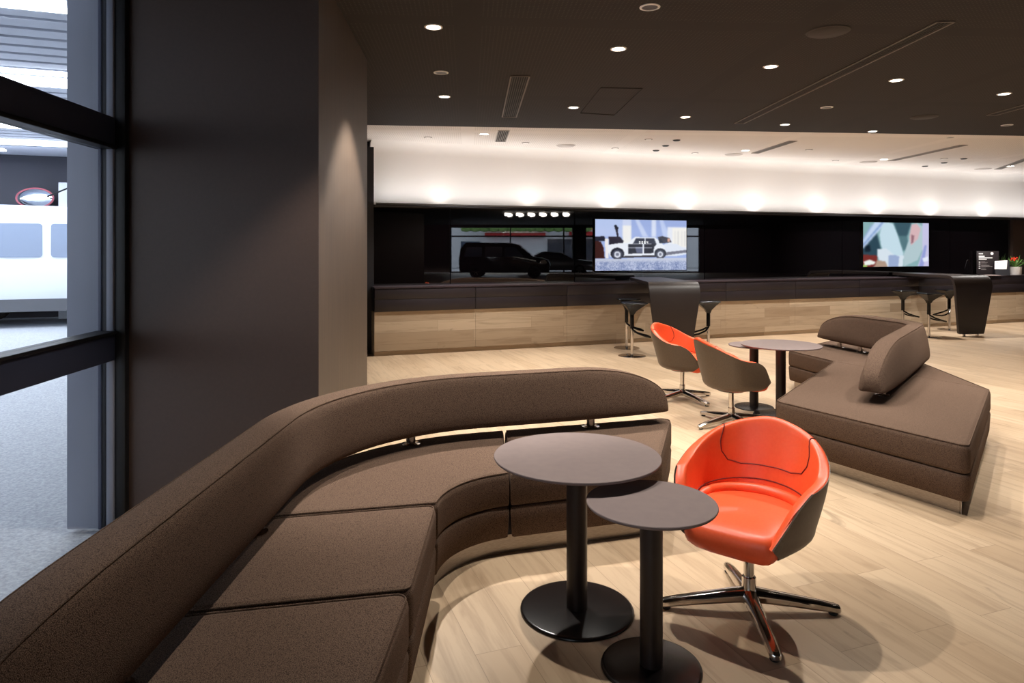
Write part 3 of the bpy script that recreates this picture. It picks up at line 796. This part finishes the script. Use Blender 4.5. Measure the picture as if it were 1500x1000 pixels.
# ------------------------------------------------------------------ tub chairs
HB = .285
def chair_pt(q, v):
    """middle surface of the tub: q around from arm to arm, v from the bottom bowl to the rim; front is -y"""
    s = abs(q); sg = 1 if q >= 0 else -1
    Ls = .152 + .175 * (1 - v) - .06 * max(0, (v - .72) / .28) ** 2.2
    if v < .3: Ls = .2745 * (.5 + .5 * v / .3)
    tot = HB * PI / 2 + Ls
    d = s * tot
    rx, ry = .305, .285
    if v < .3:
        f = v / .3; rho = .42 + .43 * math.sin(f * PI / 2) ** .8; z0 = .325 + .075 * (1 - math.cos(f * PI / 2))
    else:
        f = (v - .3) / .7; rho = .85 + .15 * math.sin(f * PI / 2)
    if d < HB * PI / 2:
        a = d / HB; x, y = sg * rx * math.sin(a), .0 + ry * math.cos(a)
    else:
        e = d - HB * PI / 2; x, y = sg * (rx - .10 * (e / .3) ** 1.6), -e
    top = .765 - .03 * sstep(0, .35, s) - .135 * sstep(.22, 1.0, s)
    if v < .3: z = z0
    else: z = .40 + (top - .40) * (v - .3) / .7
    bx = x * rho; by = y * (rho if y > 0 else 1.0)
    by += .035 * max(0, (v - .3) / .7) if y > 0 else .035 * max(0, (v - .3) / .7) * (1 - min(1, -y / .15))
    return Vector((bx, by, z))
def chair_n(q, v):
    e = 1e-3
    dq = chair_pt(min(1, q + e), v) - chair_pt(max(-1, q - e), v); dv = chair_pt(q, min(1, v + e)) - chair_pt(q, max(0, v - e))
    n = dv.cross(dq); n.normalize()
    c = chair_pt(q, v); 
    if n.dot(Vector((c.x, c.y + .02, 0))) < 0: n = -n
    return n                                              # outwards
def inner(q, v, d=.0): return chair_pt(q, v) - chair_n(q, v) * (.036 + d)

def make_chair(label, loc, rz, group, legs):
    t = thing('tub_chair', label, 'chair', loc, rz, group)
    Q = [-1 + 2 * k / 72 for k in range(73)]
    # outer leather shell
    V = [k / 22 * .975 for k in range(23)]
    b = NB(); rings = []
    for q in Q:
        ring = [chair_pt(q, v) + chair_n(q, v) * .004 for v in V] + [chair_pt(q, v) - chair_n(q, v) * .003 for v in V[::-1]]
        rings.append(ring)
    loft(b, rings); sh = link('shell', b, M['brown_leather'], t, 60)
    # red upholstery with a rolled rim
    b = NB(); rings = []
    QQ = [-1, -.995, -.98, -.955] + [q for q in Q if abs(q) < .94] + [.955, .98, .995, 1]
    Vi = [.30 + .67 * k / 18 for k in range(19)]
    for q in QQ:
        s = abs(q); th = 1.0 if s < .94 else math.sqrt(max(0.02, 1 - ((s - .94) / .06) ** 2))
        pad = .036 * th
        ring = [chair_pt(q, v) - chair_n(q, v) * .0035 for v in Vi]
        n = chair_n(q, .97); p = chair_pt(q, .97); up = (chair_pt(q, 1) - chair_pt(q, .94)).normalized()
        c = p - n * (.0035 + pad / 2 - .003)
        for k in range(0, 9):
            a = PI * k / 8
            ring.append(c + n * (math.cos(a) * (pad / 2 + .002)) + up * (math.sin(a) * .021 * th + .004))
        ring += [chair_pt(q, v) - chair_n(q, v) * (.0035 + pad * (1 + .22 * math.sin(PI * (v - .3) / .67))) for v in Vi[::-1]]
        rings.append(ring)
    loft(b, rings); up_ = link('upholstery', b, M['red'], t, 75)
    # padded centre of the back, lumbar roll and the seams round them
    pathq = [(-.40, .985), (-.395, .85), (-.37, .74), (-.31, .645), (-.2, .60), (0, .59), (.2, .60), (.31, .645), (.37, .74), (.395, .85), (.40, .985)]
    pts = []
    for (q0, v0), (q1, v1) in zip(pathq, pathq[1:]):
        for k in range(6): pts.append((lerp(q0, q1, k / 6), lerp(v0, v1, k / 6)))
    def on(q, v, d=0.0): return chair_pt(q, v) - chair_n(q, v) * (.0035 + .036 * (1 + .22 * math.sin(PI * (v - .3) / .67)) + d)
    def rim(q, a):
        n = chair_n(q, .97); p = chair_pt(q, .97); up = (chair_pt(q, 1) - chair_pt(q, .94)).normalized()
        return p - n * (.0035 + .018 - .003) + n * (math.cos(a) * .0205) + up * (math.sin(a) * .0215 + .004)
    ra = [PI * (.3 + .7 * k / 7) for k in range(8)]
    pts = [p for p in pts if p[1] < .95]
    b = NB(); tube(b, [rim(-.41, a) for a in ra] + [on(q, v, .0005) for q, v in pts] + [rim(.41, a) for a in ra[::-1]], .0028, 6); link('back_seam', b, M['seam'], up_)
    b = NB(); tube(b, [on(-.86 + 1.72 * k / 40, .475 - .04 * abs(-.86 + 1.72 * k / 40) ** 2, .0005) for k in range(41)], .0028, 6); link('lower_seam', b, M['seam'], up_)
    b = NB(); tube(b, [on(-.74 + 1.48 * k / 40, .385, .004) for k in range(41)], [.026 * min(1, .3 + 6 * min(k, 40 - k) / 40) for k in range(41)], 12); link('lumbar_roll', b, M['red'], t)
    # seat
    half = [(inner(q, .36, -.004).x, inner(q, .36, -.004).y) for q in [k / 20 for k in range(0, 20)]]
    out = [(x, y) for x, y in half]
    fx = out[-1][0]
    out = [p for p in out if p[1] > -.215]; fx = out[-1][0]
    out += [(fx * .985, -.235), (fx * .93, -.258), (fx * .8, -.272), (fx * .4, -.282)]
    full = out[::-1] + [(-x, y) for x, y in out if x > 1e-4]
    full = [p for i, p in enumerate(full) if i == 0 or (Vector(p) - Vector(full[i - 1])).length > 1e-4]
    full = ccw(full)
    b = NB(); rings = []
    cx, cy = 0, -.03
    for z, k in ((.318, .55), (.322, .74), (.333, .87), (.35, .945), (.375, .985), (.402, 1.0), (.425, .985), (.44, .94), (.449, .85), (.453, .65), (.455, .4), (.455, .15)):
        rings.append([(cx + (x - cx) * k, cy + (y - cy) * k, z - .012 * max(0, (-y - .16) / .12)) for x, y in full])
    loft(b, rings); link('seat', b, M['red'], t, 60)
    b = NB(); lathe(b, [(.03, .285), (.11, .30), (.13, .31), (.135, .328)], 32); link('under_plate', b, M['black_base'], t)
    b = NB(); lathe(b, [(.022, .13), (.022, .295)], 24); link('column', b, M['chrome'], t)
    b = NB(); lathe(b, [(.038, .045), (.036, .07), (.03, .10), (.029, .15), (.026, .153)], 24); link('hub', b, M['chrome'], t)
    for k in range(4):
        d = Vector((1, 0, 0)); n = Vector((0, 1, 0)); rings = []
        for s, w, zt, zb in ((.0, .030, .102, .05), (.04, .031, .10, .048), (.1, .028, .09, .042), (.2, .025, .073, .032), (.3, .023, .056, .020), (.358, .022, .044, .012), (.374, .019, .040, .012), (.380, .010, .034, .014)):
            rings.append([d * s + n * (w * x) + Vector((0, 0, lerp(zb, zt, y))) for x, y in ((-.8, 0), (.8, 0), (1, .2), (.95, .7), (.6, .97), (0, 1.04), (-.6, .97), (-.95, .7), (-1, .2))])
        b = NB(); loft(b, rings); lg = link('leg', b, M['chrome'], t, 35); lg.rotation_euler = (0, 0, legs - rz + k * PI / 2)
        b = NB(); lathe(b, [(.017, .001), (.019, .005), (.017, .0135)], 14, tuple(d * .35)); link('glide', b, M['rubber'], lg)
    return t
CG = 'swivel tub chairs with chrome cross feet'
def facing(dx, dy): return math.atan2(dy, dx) + PI / 2
ch = make_chair('big orange leather tub chair at the pair of round tables', (1.015, 2.925, 0), facing(-.62, -.78), CG, R(-4))
def turn_legs(c, a):
    """the cross foot swivels freely under the seat"""
    k = 0
    for o in c.children:
        if o.name.startswith('leg'): o.rotation_euler = (0, 0, a - c.rotation_euler.z + k * PI / 2); k += 1
c2 = dup(ch, (1.76, 7.05, 0), facing(.80, -.60), 'orange leather tub chair farther off, in front of the bar table', CG)
c3 = dup(ch, (1.94, 6.04, 0), facing(.93, .10), 'tub chair showing its brown leather back, at the far round tables', CG)

turn_legs(c2, R(28)); turn_legs(c3, R(27))

# ------------------------------------------------------------------ bar tables and stools
def bar_table(label, loc, rz):
    t = thing('bar_table', label, 'table', loc, rz, 'bent slab bar tables at the counter')
    # centre line from the back edge over the bend down to the floor; width changes along it
    pts = [(1.78, 1.055, .25), (1.2, 1.055, .29), (.6, 1.055, .335), (.18, 1.055, .365)]
    for k in range(1, 8):
        a = PI / 2 * k / 8; pts.append((.14 - .12 * math.sin(a) + .02, .935 + .12 * math.cos(a), .368))
    pts += [(.02, .9, .366), (.045, .5, .31), (.075, .075, .25), (.078, .045, .235)]
    rings = []
    for i, (y, z, w) in enumerate(pts):
        a = Vector(pts[max(0, i - 1)][:2]); c = Vector(pts[min(len(pts) - 1, i + 1)][:2]); d = (c - a).normalized(); n = Vector((d.y, -d.x)); th = .026
        rings.append([(x, y + n.x * o, z + n.y * o) for x, o in ((-w, -th), (-w - .004, 0), (-w, th), (w, th), (w + .004, 0), (w, -th))])
    b = NB(); loft(b, rings); link('slab', b, M['cabinet_slab'], t, 35)
    for x in (-.13, .13):
        b = NB(); box(b, (x, .08, .024), (.035, .035, .046), 0, .004); link('foot', b, M['chrome'], t)
    b = NB(); box(b, (0, 1.72, 1.0155), (.3, .06, .026), 0, .002); link('support', b, M['brown_metal'], t)
    return t
M['cabinet_slab'] = noisy('brown_slab_laminate', (40, 31, 28), (43, 34, 30), 40, .45)
def stool(label, loc, rz, group):
    t = thing('bar_stool', label, 'stool', loc, rz, group)
    b = NB()
    o = round_poly([(-.16, -.15), (.2, -.19), (.22, .19), (-.16, .15)], [.06, .07, .07, .06], 6)
    slab(b, o, [(.752, .03), (.757, .008), (.766, 0), (.776, .004), (.781, .016), (.779, .05)]); link('seat', b, M['black_gloss'], t, 50)
    b = NB(); rings = []
    for z, x0, x1, w in ((.756, -.13, .18, .13), (.71, -.09, .12, .09), (.65, -.045, .05, .045), (.60, -.03, .025, .028)):
        rings.append([(x0, -w, z), (x1, -w, z), (x1, w, z), (x0, w, z)])
    loft(b, rings); link('seat_bracket', b, M['black_gloss'], t, 20)
    b = NB(); tube(b, [(-.002, 0, .62), (-.002, 0, .40)], .03, 6); link('sleeve', b, M['black_gloss'], t)
    b = NB()
    tube(b, [(0, .0, .43), (.0, .015, .39), (.06, .08, .34), (.17, .12, .30), (.24, .11, .285), (.255, .0, .283), (.24, -.11, .285), (.17, -.12, .30), (.06, -.08, .34), (.0, -.015, .39), (0, 0, .43)], .014, 8)
    link('footrest', b, M['black_gloss'], t)
    b = NB(); tube(b, [(-.002, 0, .012), (-.002, 0, .42)], .021, 16); link('post', b, M['chrome'], t)
    b = NB(); lathe(b, [(.20, .001), (.20, .006), (.19, .010), (.03, .016)], 40); link('base', b, M['chrome'], t)
    return t
bar_table('brown bent slab bar table behind the two small chairs', (2.33, 9.75, 0), .05)
bar_table('brown bent slab bar table near the printed sign and flowers', (8.19, 12.1, 0), .13)
SG = 'black bar stools with chrome posts'
st = stool('black bar stool on the column side of the bar table, nearer the counter', (1.80, 10.72, 0), 0, SG)
dup(st, (1.745, 9.92, 0), .05, 'black bar stool at the first bar table, in front of its twin', SG)
dup(st, (2.93, 10.2, 0), PI, 'black bar stool half hidden behind the first bar table slab', SG)
dup(st, (7.36, 12.05, 0), .1, 'black bar stool at the second bar table, whole chrome post in view', SG)
dup(st, (7.36, 12.85, 0), .1, 'black bar stool whose foot hides behind the double sided sofa', SG)
dup(st, (8.42, 13.15, 0), PI + .1, 'black bar stool seen under the second bar table top', SG)

# ------------------------------------------------------------------ sign, card holder, flowers
def onwall(px, off):
    """point of the counter that lies OFF behind the cladding, on the line of sight of column px"""
    k = (px - 750) / 1000
    x0, y0 = -1.99 + NV.x * off, 9.87 + NV.y * off
    tt = (k * y0 - x0) / (U.x - k * U.y)
    return W(tt, off)
p = onwall(1446.5, .27)
t = thing('table_sign', 'dark printed sign standing on the counter beside the flower pot', 'sign', (*p, 1.0), -.22)
b = NB(); box(b, (0, 0, .26), (.42, .02, .5), 0, .003); link('board', b, M['sign'], t)
b = NB(); box(b, (0, .03, .006), (.3, .1, .012), 0, .002); link('foot', b, M['sign'], t)
def ln_(x0, x1, z, h, m=None, nm='lettering', bm=None): box(bm, ((x0 + x1) / 2, -.0115, z), (x1 - x0, .002, h), 0)
b = NB()
for x0, x1, z, h in ((-.17, -.09, .455, .02), (-.17, -.06, .40, .024), (-.17, .09, .368, .022), (-.17, -.02, .338, .022)): ln_(x0, x1, z, h, bm=b)
link('lettering', b, M['print'], t)
b = NB()
for k, z in enumerate((.275, .235, .19, .145)): ln_(-.17, -.14, z, .022, bm=b)
link('symbol', b, M['print'], t)
b = NB()
for x1, z in ((-.05, .285), (0, .27), (-.02, .238), (.03, .21), (.05, .195), (.09, .18), (-.04, .15), (-.03, .12)): ln_(-.125, x1, z, .008, bm=b)
link('lettering', b, M['print_grey'], t)
b = NB(); loft(b, [[(.08 + .03 * math.cos(a), y, .46 + .03 * math.sin(a)) for a in [2 * PI * k / 8 for k in range(8)]] for y in (-.0125, -.0105)]); link('emblem', b, M['print'], t)
p = onwall(1469, .03)
t = thing('card_holder', 'black card holder with a white printed card, between sign and pot', 'card holder', (*p, 1.0), -.2)
b = NB(); loft(b, [[(-.14, -.01, .0), (.13, -.01, .0), (.13, .12, .0), (-.14, .12, .0)], [(-.14, .06, .30), (.15, .06, .32), (.15, .075, .32), (-.14, .075, .30)]]); link('stand', b, M['black'], t)
b = NB(); rings = [[(-.15, .017, .13), (.08, .017, .13), (.08, .02, .13), (-.15, .02, .13)], [(-.13, .05, .30), (.11, .05, .32), (.11, .054, .32), (-.13, .054, .30)]]; loft(b, rings); link('card', b, M['print'], t)
b = NB()
for k, (x, z, w) in enumerate(((-.04, .27, .12), (.0, .25, .1), (-.03, .225, .14), (.02, .2, .07), (-.05, .165, .09), (.03, .16, .05))): box(b, (x, .0095 + z * .133, z), (w, .004, .013), 0)
link('lettering', b, M['sign'], t)
p = onwall(1453, .02)
b = NB(); loft(b, [[(-.15, -.06, 0), (.22, -.06, 0), (.18, .1, 0), (-.13, .1, 0)], [(-.14, -.055, .012), (.15, -.055, .012), (.12, .09, .018), (-.12, .09, .018)]])
o = link('leaflet', b, M['tabletop']); o.location = (*p, 1.0005); o.rotation_euler = (0, 0, WALL_A); tag(o, 'grey leaflet lying on the counter below the printed sign', 'leaflet')

def flowers(label, p, h, bloom, seed):
    t = thing('flower_pot', label, 'plant', (*p, 1.0), WALL_A, 'potted plants on the counter')
    b = NB(); lathe(b, [(.10, .001), (.105, .01), (.115, .17), (.117, .175), (.108, .175), (.104, .15), (.02, .15)], 28); link('pot', b, M['pot'], t)
    r = random.Random(seed); b = NB()
    for k in range(38):
        a = r.uniform(0, 2 * PI); ln = r.uniform(.13, .25) * h; tilt = r.uniform(.25, 1.25); d = Vector((math.cos(a), math.sin(a), 0)); s = Vector((-d.y, d.x, 0))
        prev = None
        for i in range(6):
            f = i / 5; w = .014 * math.sin(PI * (.15 + .85 * f)) + .001
            c = d * (.02 + ln * f * math.sin(tilt)) + Vector((0, 0, .15 + ln * (f * math.cos(tilt * .6) * 1.15 - .55 * f * f * math.sin(tilt))))
            v = [b.verts.new(c - s * w), b.verts.new(c + Vector((0, 0, .004))), b.verts.new(c + s * w)]
            if prev: face(b, (prev[0], prev[1], v[1], v[0])); face(b, (prev[1], prev[2], v[2], v[1]))
            prev = v
    link('foliage', b, M['leaf'], t, 0)
    b = NB()
    for k in range(26 if bloom else 8):
        a = r.uniform(0, 2 * PI); q = r.uniform(0, .075)
        c = Vector((-.07 + q * math.cos(a), -.02 + q * math.sin(a), .33 + r.uniform(-.02, .05)))
        bmesh.ops.create_icosphere(b, subdivisions=1, radius=r.uniform(.014, .024), matrix=Matrix.Translation(c) @ Matrix.Diagonal((1, 1, .7, 1)))
    link('bloom', b, M['flower'] if bloom else M['leaf'], t)
    return t
flowers('white pot with a red flower and long green leaves on the counter', onwall(1487.5, .1), 1.2, True, 2)
flowers('second potted plant on the counter, cut by the edge of view', onwall(1511, .12), 1.3, False, 5)

# ------------------------------------------------------------------ ceiling fittings
def cpx(px, py, z):
    Y = (EYE - z) * 1000 / (py - 365); return ((px - 750) / 1000 * Y, Y)
def downlight(label, p, z, lit, r=.05, watts=0, group='lit downlights in the dark ceiling', size=R(86), blend=.35, col=(1, .95, .88)):
    t = thing('downlight', label, 'downlight', (p[0], p[1], z), 0, group)
    b = NB(); ring = [(r + .016, -.001), (r + .016, -.005), (r + .003, -.008), (r, -.004), (r, -.001)]
    loft(b, [[(rr * math.cos(2 * PI * i / 28), rr * math.sin(2 * PI * i / 28), zz) for i in range(28)] for rr, zz in ring], loop=True); link('trim_ring', b, M['trim_ring'], t)
    b = NB(); lathe(b, [(r * .98, -.004), (r * .98, -.0015)], 28); link('lens', b, M['lamp_on'] if lit else M['lamp_off'], t)
    if watts:
        spot('downlight_beam', (p[0], p[1], z - .02), (0, 0, -1), watts, size, blend, .024, col)
    return t
def spot(name, loc, d, watts, size, blend, rad, col):
    l = bpy.data.lights.new(name, 'SPOT'); l.energy = watts; l.spot_size = size; l.spot_blend = blend; l.shadow_soft_size = rad; l.color = col
    o = bpy.data.objects.new(name, l); C.objects.link(o); o.location = loc
    o.rotation_euler = Vector(d).to_track_quat('-Z', 'Y').to_euler(); return o
WT = 205
rowA = [(635, 39), (906, 71), (1129, 97), (1313, 117), (1471, 137)]
rowB = [(651, 141), (840, 157), (1004, 171), (1150, 182), (1278, 192)]
la = ['lit downlight above the column side of the curved sofa, nearest row', 'lit downlight of the nearest row between the slim grille and the round speaker', 'lit downlight of the nearest row beside the long air slot',
      'lit downlight of the nearest row just past the long air slot', 'lit downlight of the nearest row by the short slot at the edge']
lb_ = ['lit downlight of the second row beside the slim grille', 'lit downlight of the second row beside the access panel', 'lit downlight of the second row before the end of the long slot',
       'lit downlight at the ceiling edge past the long slot end', 'lit downlight at the very edge of the dark ceiling']
for k, (w, q) in enumerate(zip(la, rowA)): downlight(w.replace('nearest row', 'first row'), cpx(*q, CEIL), CEIL, True, .05, WT * (2.5 if k == 0 else 1))
for w, q in zip(lb_, rowB): downlight(w, cpx(*q, CEIL), CEIL, True, .05, WT)
for w, q in (('unlit white ringed lamp near the slim air grille', (646, 106)), ('white ringed eyeball lamp before the round speaker, first in the dark ceiling', (952, 10)),
             ('unlit white ringed lamp beside the far end of the long slot', (1211, 157)), ('unlit ringed lamp near the dark ceiling edge by the short slot', (1475, 183))):
    downlight(w, cpx(*q, CEIL), CEIL, False, .052, 0, 'unlit ringed lamps in the dark ceiling')
# the rows that carry on towards and behind the camera
for k, (x, y) in enumerate(((-.47, 3.14), (.94, 3.68), (2.35, 4.22), (3.76, 4.76), (5.2, 5.3), (6.6, 7.6), (8.2, 8.2), (9.8, 6.5), (6.8, 5.9))):
    downlight('lit downlight of the rows overhead, out of the picture', (x, y), CEIL, True, .05, WT, 'lit downlights overhead')
LW = 'lit downlights in the white ceiling'
for w, q in (('bright downlight in the white ceiling beside the small dark grille', (709, 196)), ('bright downlight in the white ceiling at the end of the first pale slot', (1092, 220)),
             ('bright downlight in the white ceiling at the end of the second pale slot', (1295, 233)), ('bright downlight in the white ceiling at the last pale slot', (1480, 243))):
    downlight(w, cpx(*q, CEILW), CEILW, True, .06, 520, LW, R(112), .9, (1, .965, .92))
downlight('ringed downlight in the white ceiling just past the dark edge', cpx(1392, 201, CEILW), CEILW, False, .05, 0, 'unlit lamps in the white ceiling')
for k, (q, w) in enumerate((((950, 204), 'unlit flush lamp in the white ceiling near four black dots'), ((1185, 219), 'unlit flush lamp beside the first pale slot'), ((627, 201), 'unlit flush lamp over the end of the white bulkhead'),
                            ((770, 209), 'unlit flush lamp beyond the small dark grille'), ((901, 217), 'unlit flush lamp beyond the pale round speaker'), ((1018, 224), 'unlit flush lamp past the four black dots'), ((1224, 235), 'unlit flush lamp before the second pale speaker'),
                            ((1383, 232), 'unlit flush lamp among three black dots over the second screen'))):
    t = thing('flush_lamp', w, 'lamp', (*cpx(*q, CEILW), CEILW), 0, 'unlit flush lamps in the white ceiling')
    b = NB(); lathe(b, [(.055, -.006), (.06, -.002), (.06, -.001)], 24); link('ring', b, M['vent_frame'], t)
    b = NB(); lathe(b, [(.045, -.008), (.045, -.0062)], 24); link('lens', b, M['trim_ring'], t)
for q, w in (((991, 205), 'black dot detector nearest the dark ceiling edge, first cluster'), ((975, 213), 'middle black dot detector of the first cluster'), ((961, 220), 'black dot detector of the first cluster next to the bulkhead'),
             ((1412, 232), 'black dot detector over the second screen, toward the room'), ((1383, 238), 'middle black dot detector over the second screen'), ((1355, 243), 'black dot detector over the second screen, next to the bulkhead')):
    b = NB(); lathe(b, [(.04, -.016), (.055, -.008), (.056, -.001)], 20); o = link('detector', b, M['black']); o.location = (*cpx(*q, CEILW), CEILW); tag(o, w, 'detector', 'small black detectors in the white ceiling')
for q, w, z, m in (((1213, 46), 'round dark ceiling speaker beside the near end of the long air slot', CEIL, 'speaker'), ((1354, 171), 'round dark ceiling speaker near the dark ceiling edge', CEIL, 'speaker'),
                ((1075, 226), 'round pale speaker in the white ceiling by the first pale slot', CEILW, 'speaker_w'), ((1272, 237), 'round pale speaker in the white ceiling by the second pale slot', CEILW, 'speaker_w'),
                ((829, 213), 'round pale speaker in the white ceiling past the small dark grille', CEILW, 'speaker_w'), ((1440, 247), 'round pale speaker in the white ceiling by the last pale slot', CEILW, 'speaker_w')):
    t = thing('ceiling_speaker', w, 'speaker', (*cpx(*q, z), z), 0, 'round ceiling speakers')
    b = NB(); lathe(b, [(.138, -.010), (.15, -.006), (.153, -.001)], 40); link('rim', b, M[m], t)
    b = NB(); lathe(b, [(.02, -.014), (.13, -.0135), (.134, -.0102)], 40); link('grille', b, M[m], t)
def slot(label, p, q, w, z, mf, n, cat='air vent', group='long air slots in the ceilings'):
    p, q = Vector(p), Vector(q); d = q - p; ln = d.length; c = (p + q) / 2
    t = thing('ceiling_vent', label, cat, (c.x, c.y, z), math.atan2(d.y, d.x), group)
    h = ln / 2; b = NB()
    for x, y, sx, sy in ((0, w / 2, ln, .014), (0, -w / 2, ln, .014), (h, 0, .014, w), (-h, 0, .014, w)): box(b, (x, y, -.005), (sx, sy, .008))
    link('frame', b, mf, t)
    b = NB(); box(b, (0, 0, -.0015), (ln, w, .001)); link('backing', b, M['vent_dark'], t)
    b = NB()
    for k in range(n): box(b, (0, -w / 2 + w * (k + 1) / (n + 1), -.004), (ln, .006, .005))
    link('slats', b, M['vent_slat_dark'] if z == CEIL else mf, t)
M['vent_slat_dark'] = mat('dark_vent', (58, 52, 48), .6); M['vent_pale'] = mat('pale_vent', (150, 142, 136), .6)
slot('long dark air slot running through the dark ceiling', cpx(1083, 180, CEIL), cpx(1386, 31, CEIL), .12, CEIL, M['vent_frame'], 4)
slot('short dark air slot at the edge of the dark ceiling', cpx(1452, 168, CEIL), (5.75, 5.2), .12, CEIL, M['vent_frame'], 4)
slot('slim dark air grille in the dark ceiling', cpx(746, 171, CEIL), cpx(762, 111, CEIL), .17, CEIL, M['vent_frame'], 7)
slot('small dark grille in the white ceiling', cpx(733, 207, CEILW), cpx(738, 191, CEILW), .15, CEILW, M['vent_pale'], 5)
slot('first pale air slot in the white ceiling', cpx(1106, 224, CEILW), cpx(1162, 206, CEILW), .12, CEILW, M['vent_pale'], 3)
slot('second pale air slot in the white ceiling', cpx(1306, 235, CEILW), cpx(1412, 212, CEILW), .12, CEILW, M['vent_pale'], 3)
slot('last pale air slot in the white ceiling', cpx(1462, 247.5, CEILW), (8.9, 11.2), .12, CEILW, M['vent_pale'], 3)
b = NB(); cs = [Vector(cpx(*q, CEIL)) for q in ((880, 128), (941, 129), (900, 168), (850, 165))]
for i in range(4):
    p, q = cs[i], cs[(i + 1) % 4]; tube(b, [(p.x, p.y, CEIL - .004), (q.x, q.y, CEIL - .004)], .0035, 4)
o = link('access_panel', b, M['speaker_edge']); tag(o, 'outline of a square access panel in the dark ceiling', 'access panel')

# ------------------------------------------------------------------ light
# uplights in the ledge under the white bulkhead
for k, tt in enumerate((1.1, 2.6, 4.1, 5.65, 7.15, 8.65, 10.2, 11.7, 13.3)):
    x, y = W(tt, .40)
    b = NB(); lathe(b, [(.03, 0), (.03, .012)], 16, (x, y, 2.213)); link('ledge_lamp', b, M['lamp_on'], ledge)
    spot('ledge_beam', (x, y, 2.235), (NV.x * .35, NV.y * .35, 1), 4.5 if k > 1 else 2, R(155), 1.0, .03, (1, .96, .9))

def area(name, loc, d, sx, sy, watts, col):
    l = bpy.data.lights.new(name, 'AREA'); l.shape = 'RECTANGLE'; l.size = sx; l.size_y = sy; l.energy = watts; l.color = col
    o = bpy.data.objects.new(name, l); C.objects.link(o); o.location = loc; o.rotation_euler = Vector(d).to_track_quat('-Z', 'Y').to_euler(); return o

for k in range(5):
    x, y = W(1.55 + 3.0 * k, .265); area('ledge_fill', (x, y, 2.232), (NV.x * .1, NV.y * .1, 1), .03, 2.95, 14.5, (1, .985, .975)).rotation_euler = (PI, 0, WALL_A - PI / 2)  # added fill lights without fixtures, lifting the dim white bulkhead and ceiling
w = bpy.data.worlds.new('sky'); bpy.context.scene.world = w; w.use_nodes = True
bg = w.node_tree.nodes['Background']; bg.inputs[0].default_value = (.87, .92, 1.0, 1); bg.inputs[1].default_value = 3.2

# ------------------------------------------------------------------ camera
cam = bpy.data.cameras.new('camera'); co = bpy.data.objects.new('camera', cam); C.objects.link(co)
cam.lens = 24; cam.sensor_width = 36; cam.shift_y = -.09; cam.clip_start = .05; cam.clip_end = 200
co.location = (0, 0, EYE); co.rotation_euler = (PI / 2, 0, 0)
sc = bpy.context.scene; sc.camera = co
sc.view_settings.view_transform = 'Standard'; sc.view_settings.look = 'None'; sc.view_settings.exposure = 0; sc.view_settings.gamma = 1
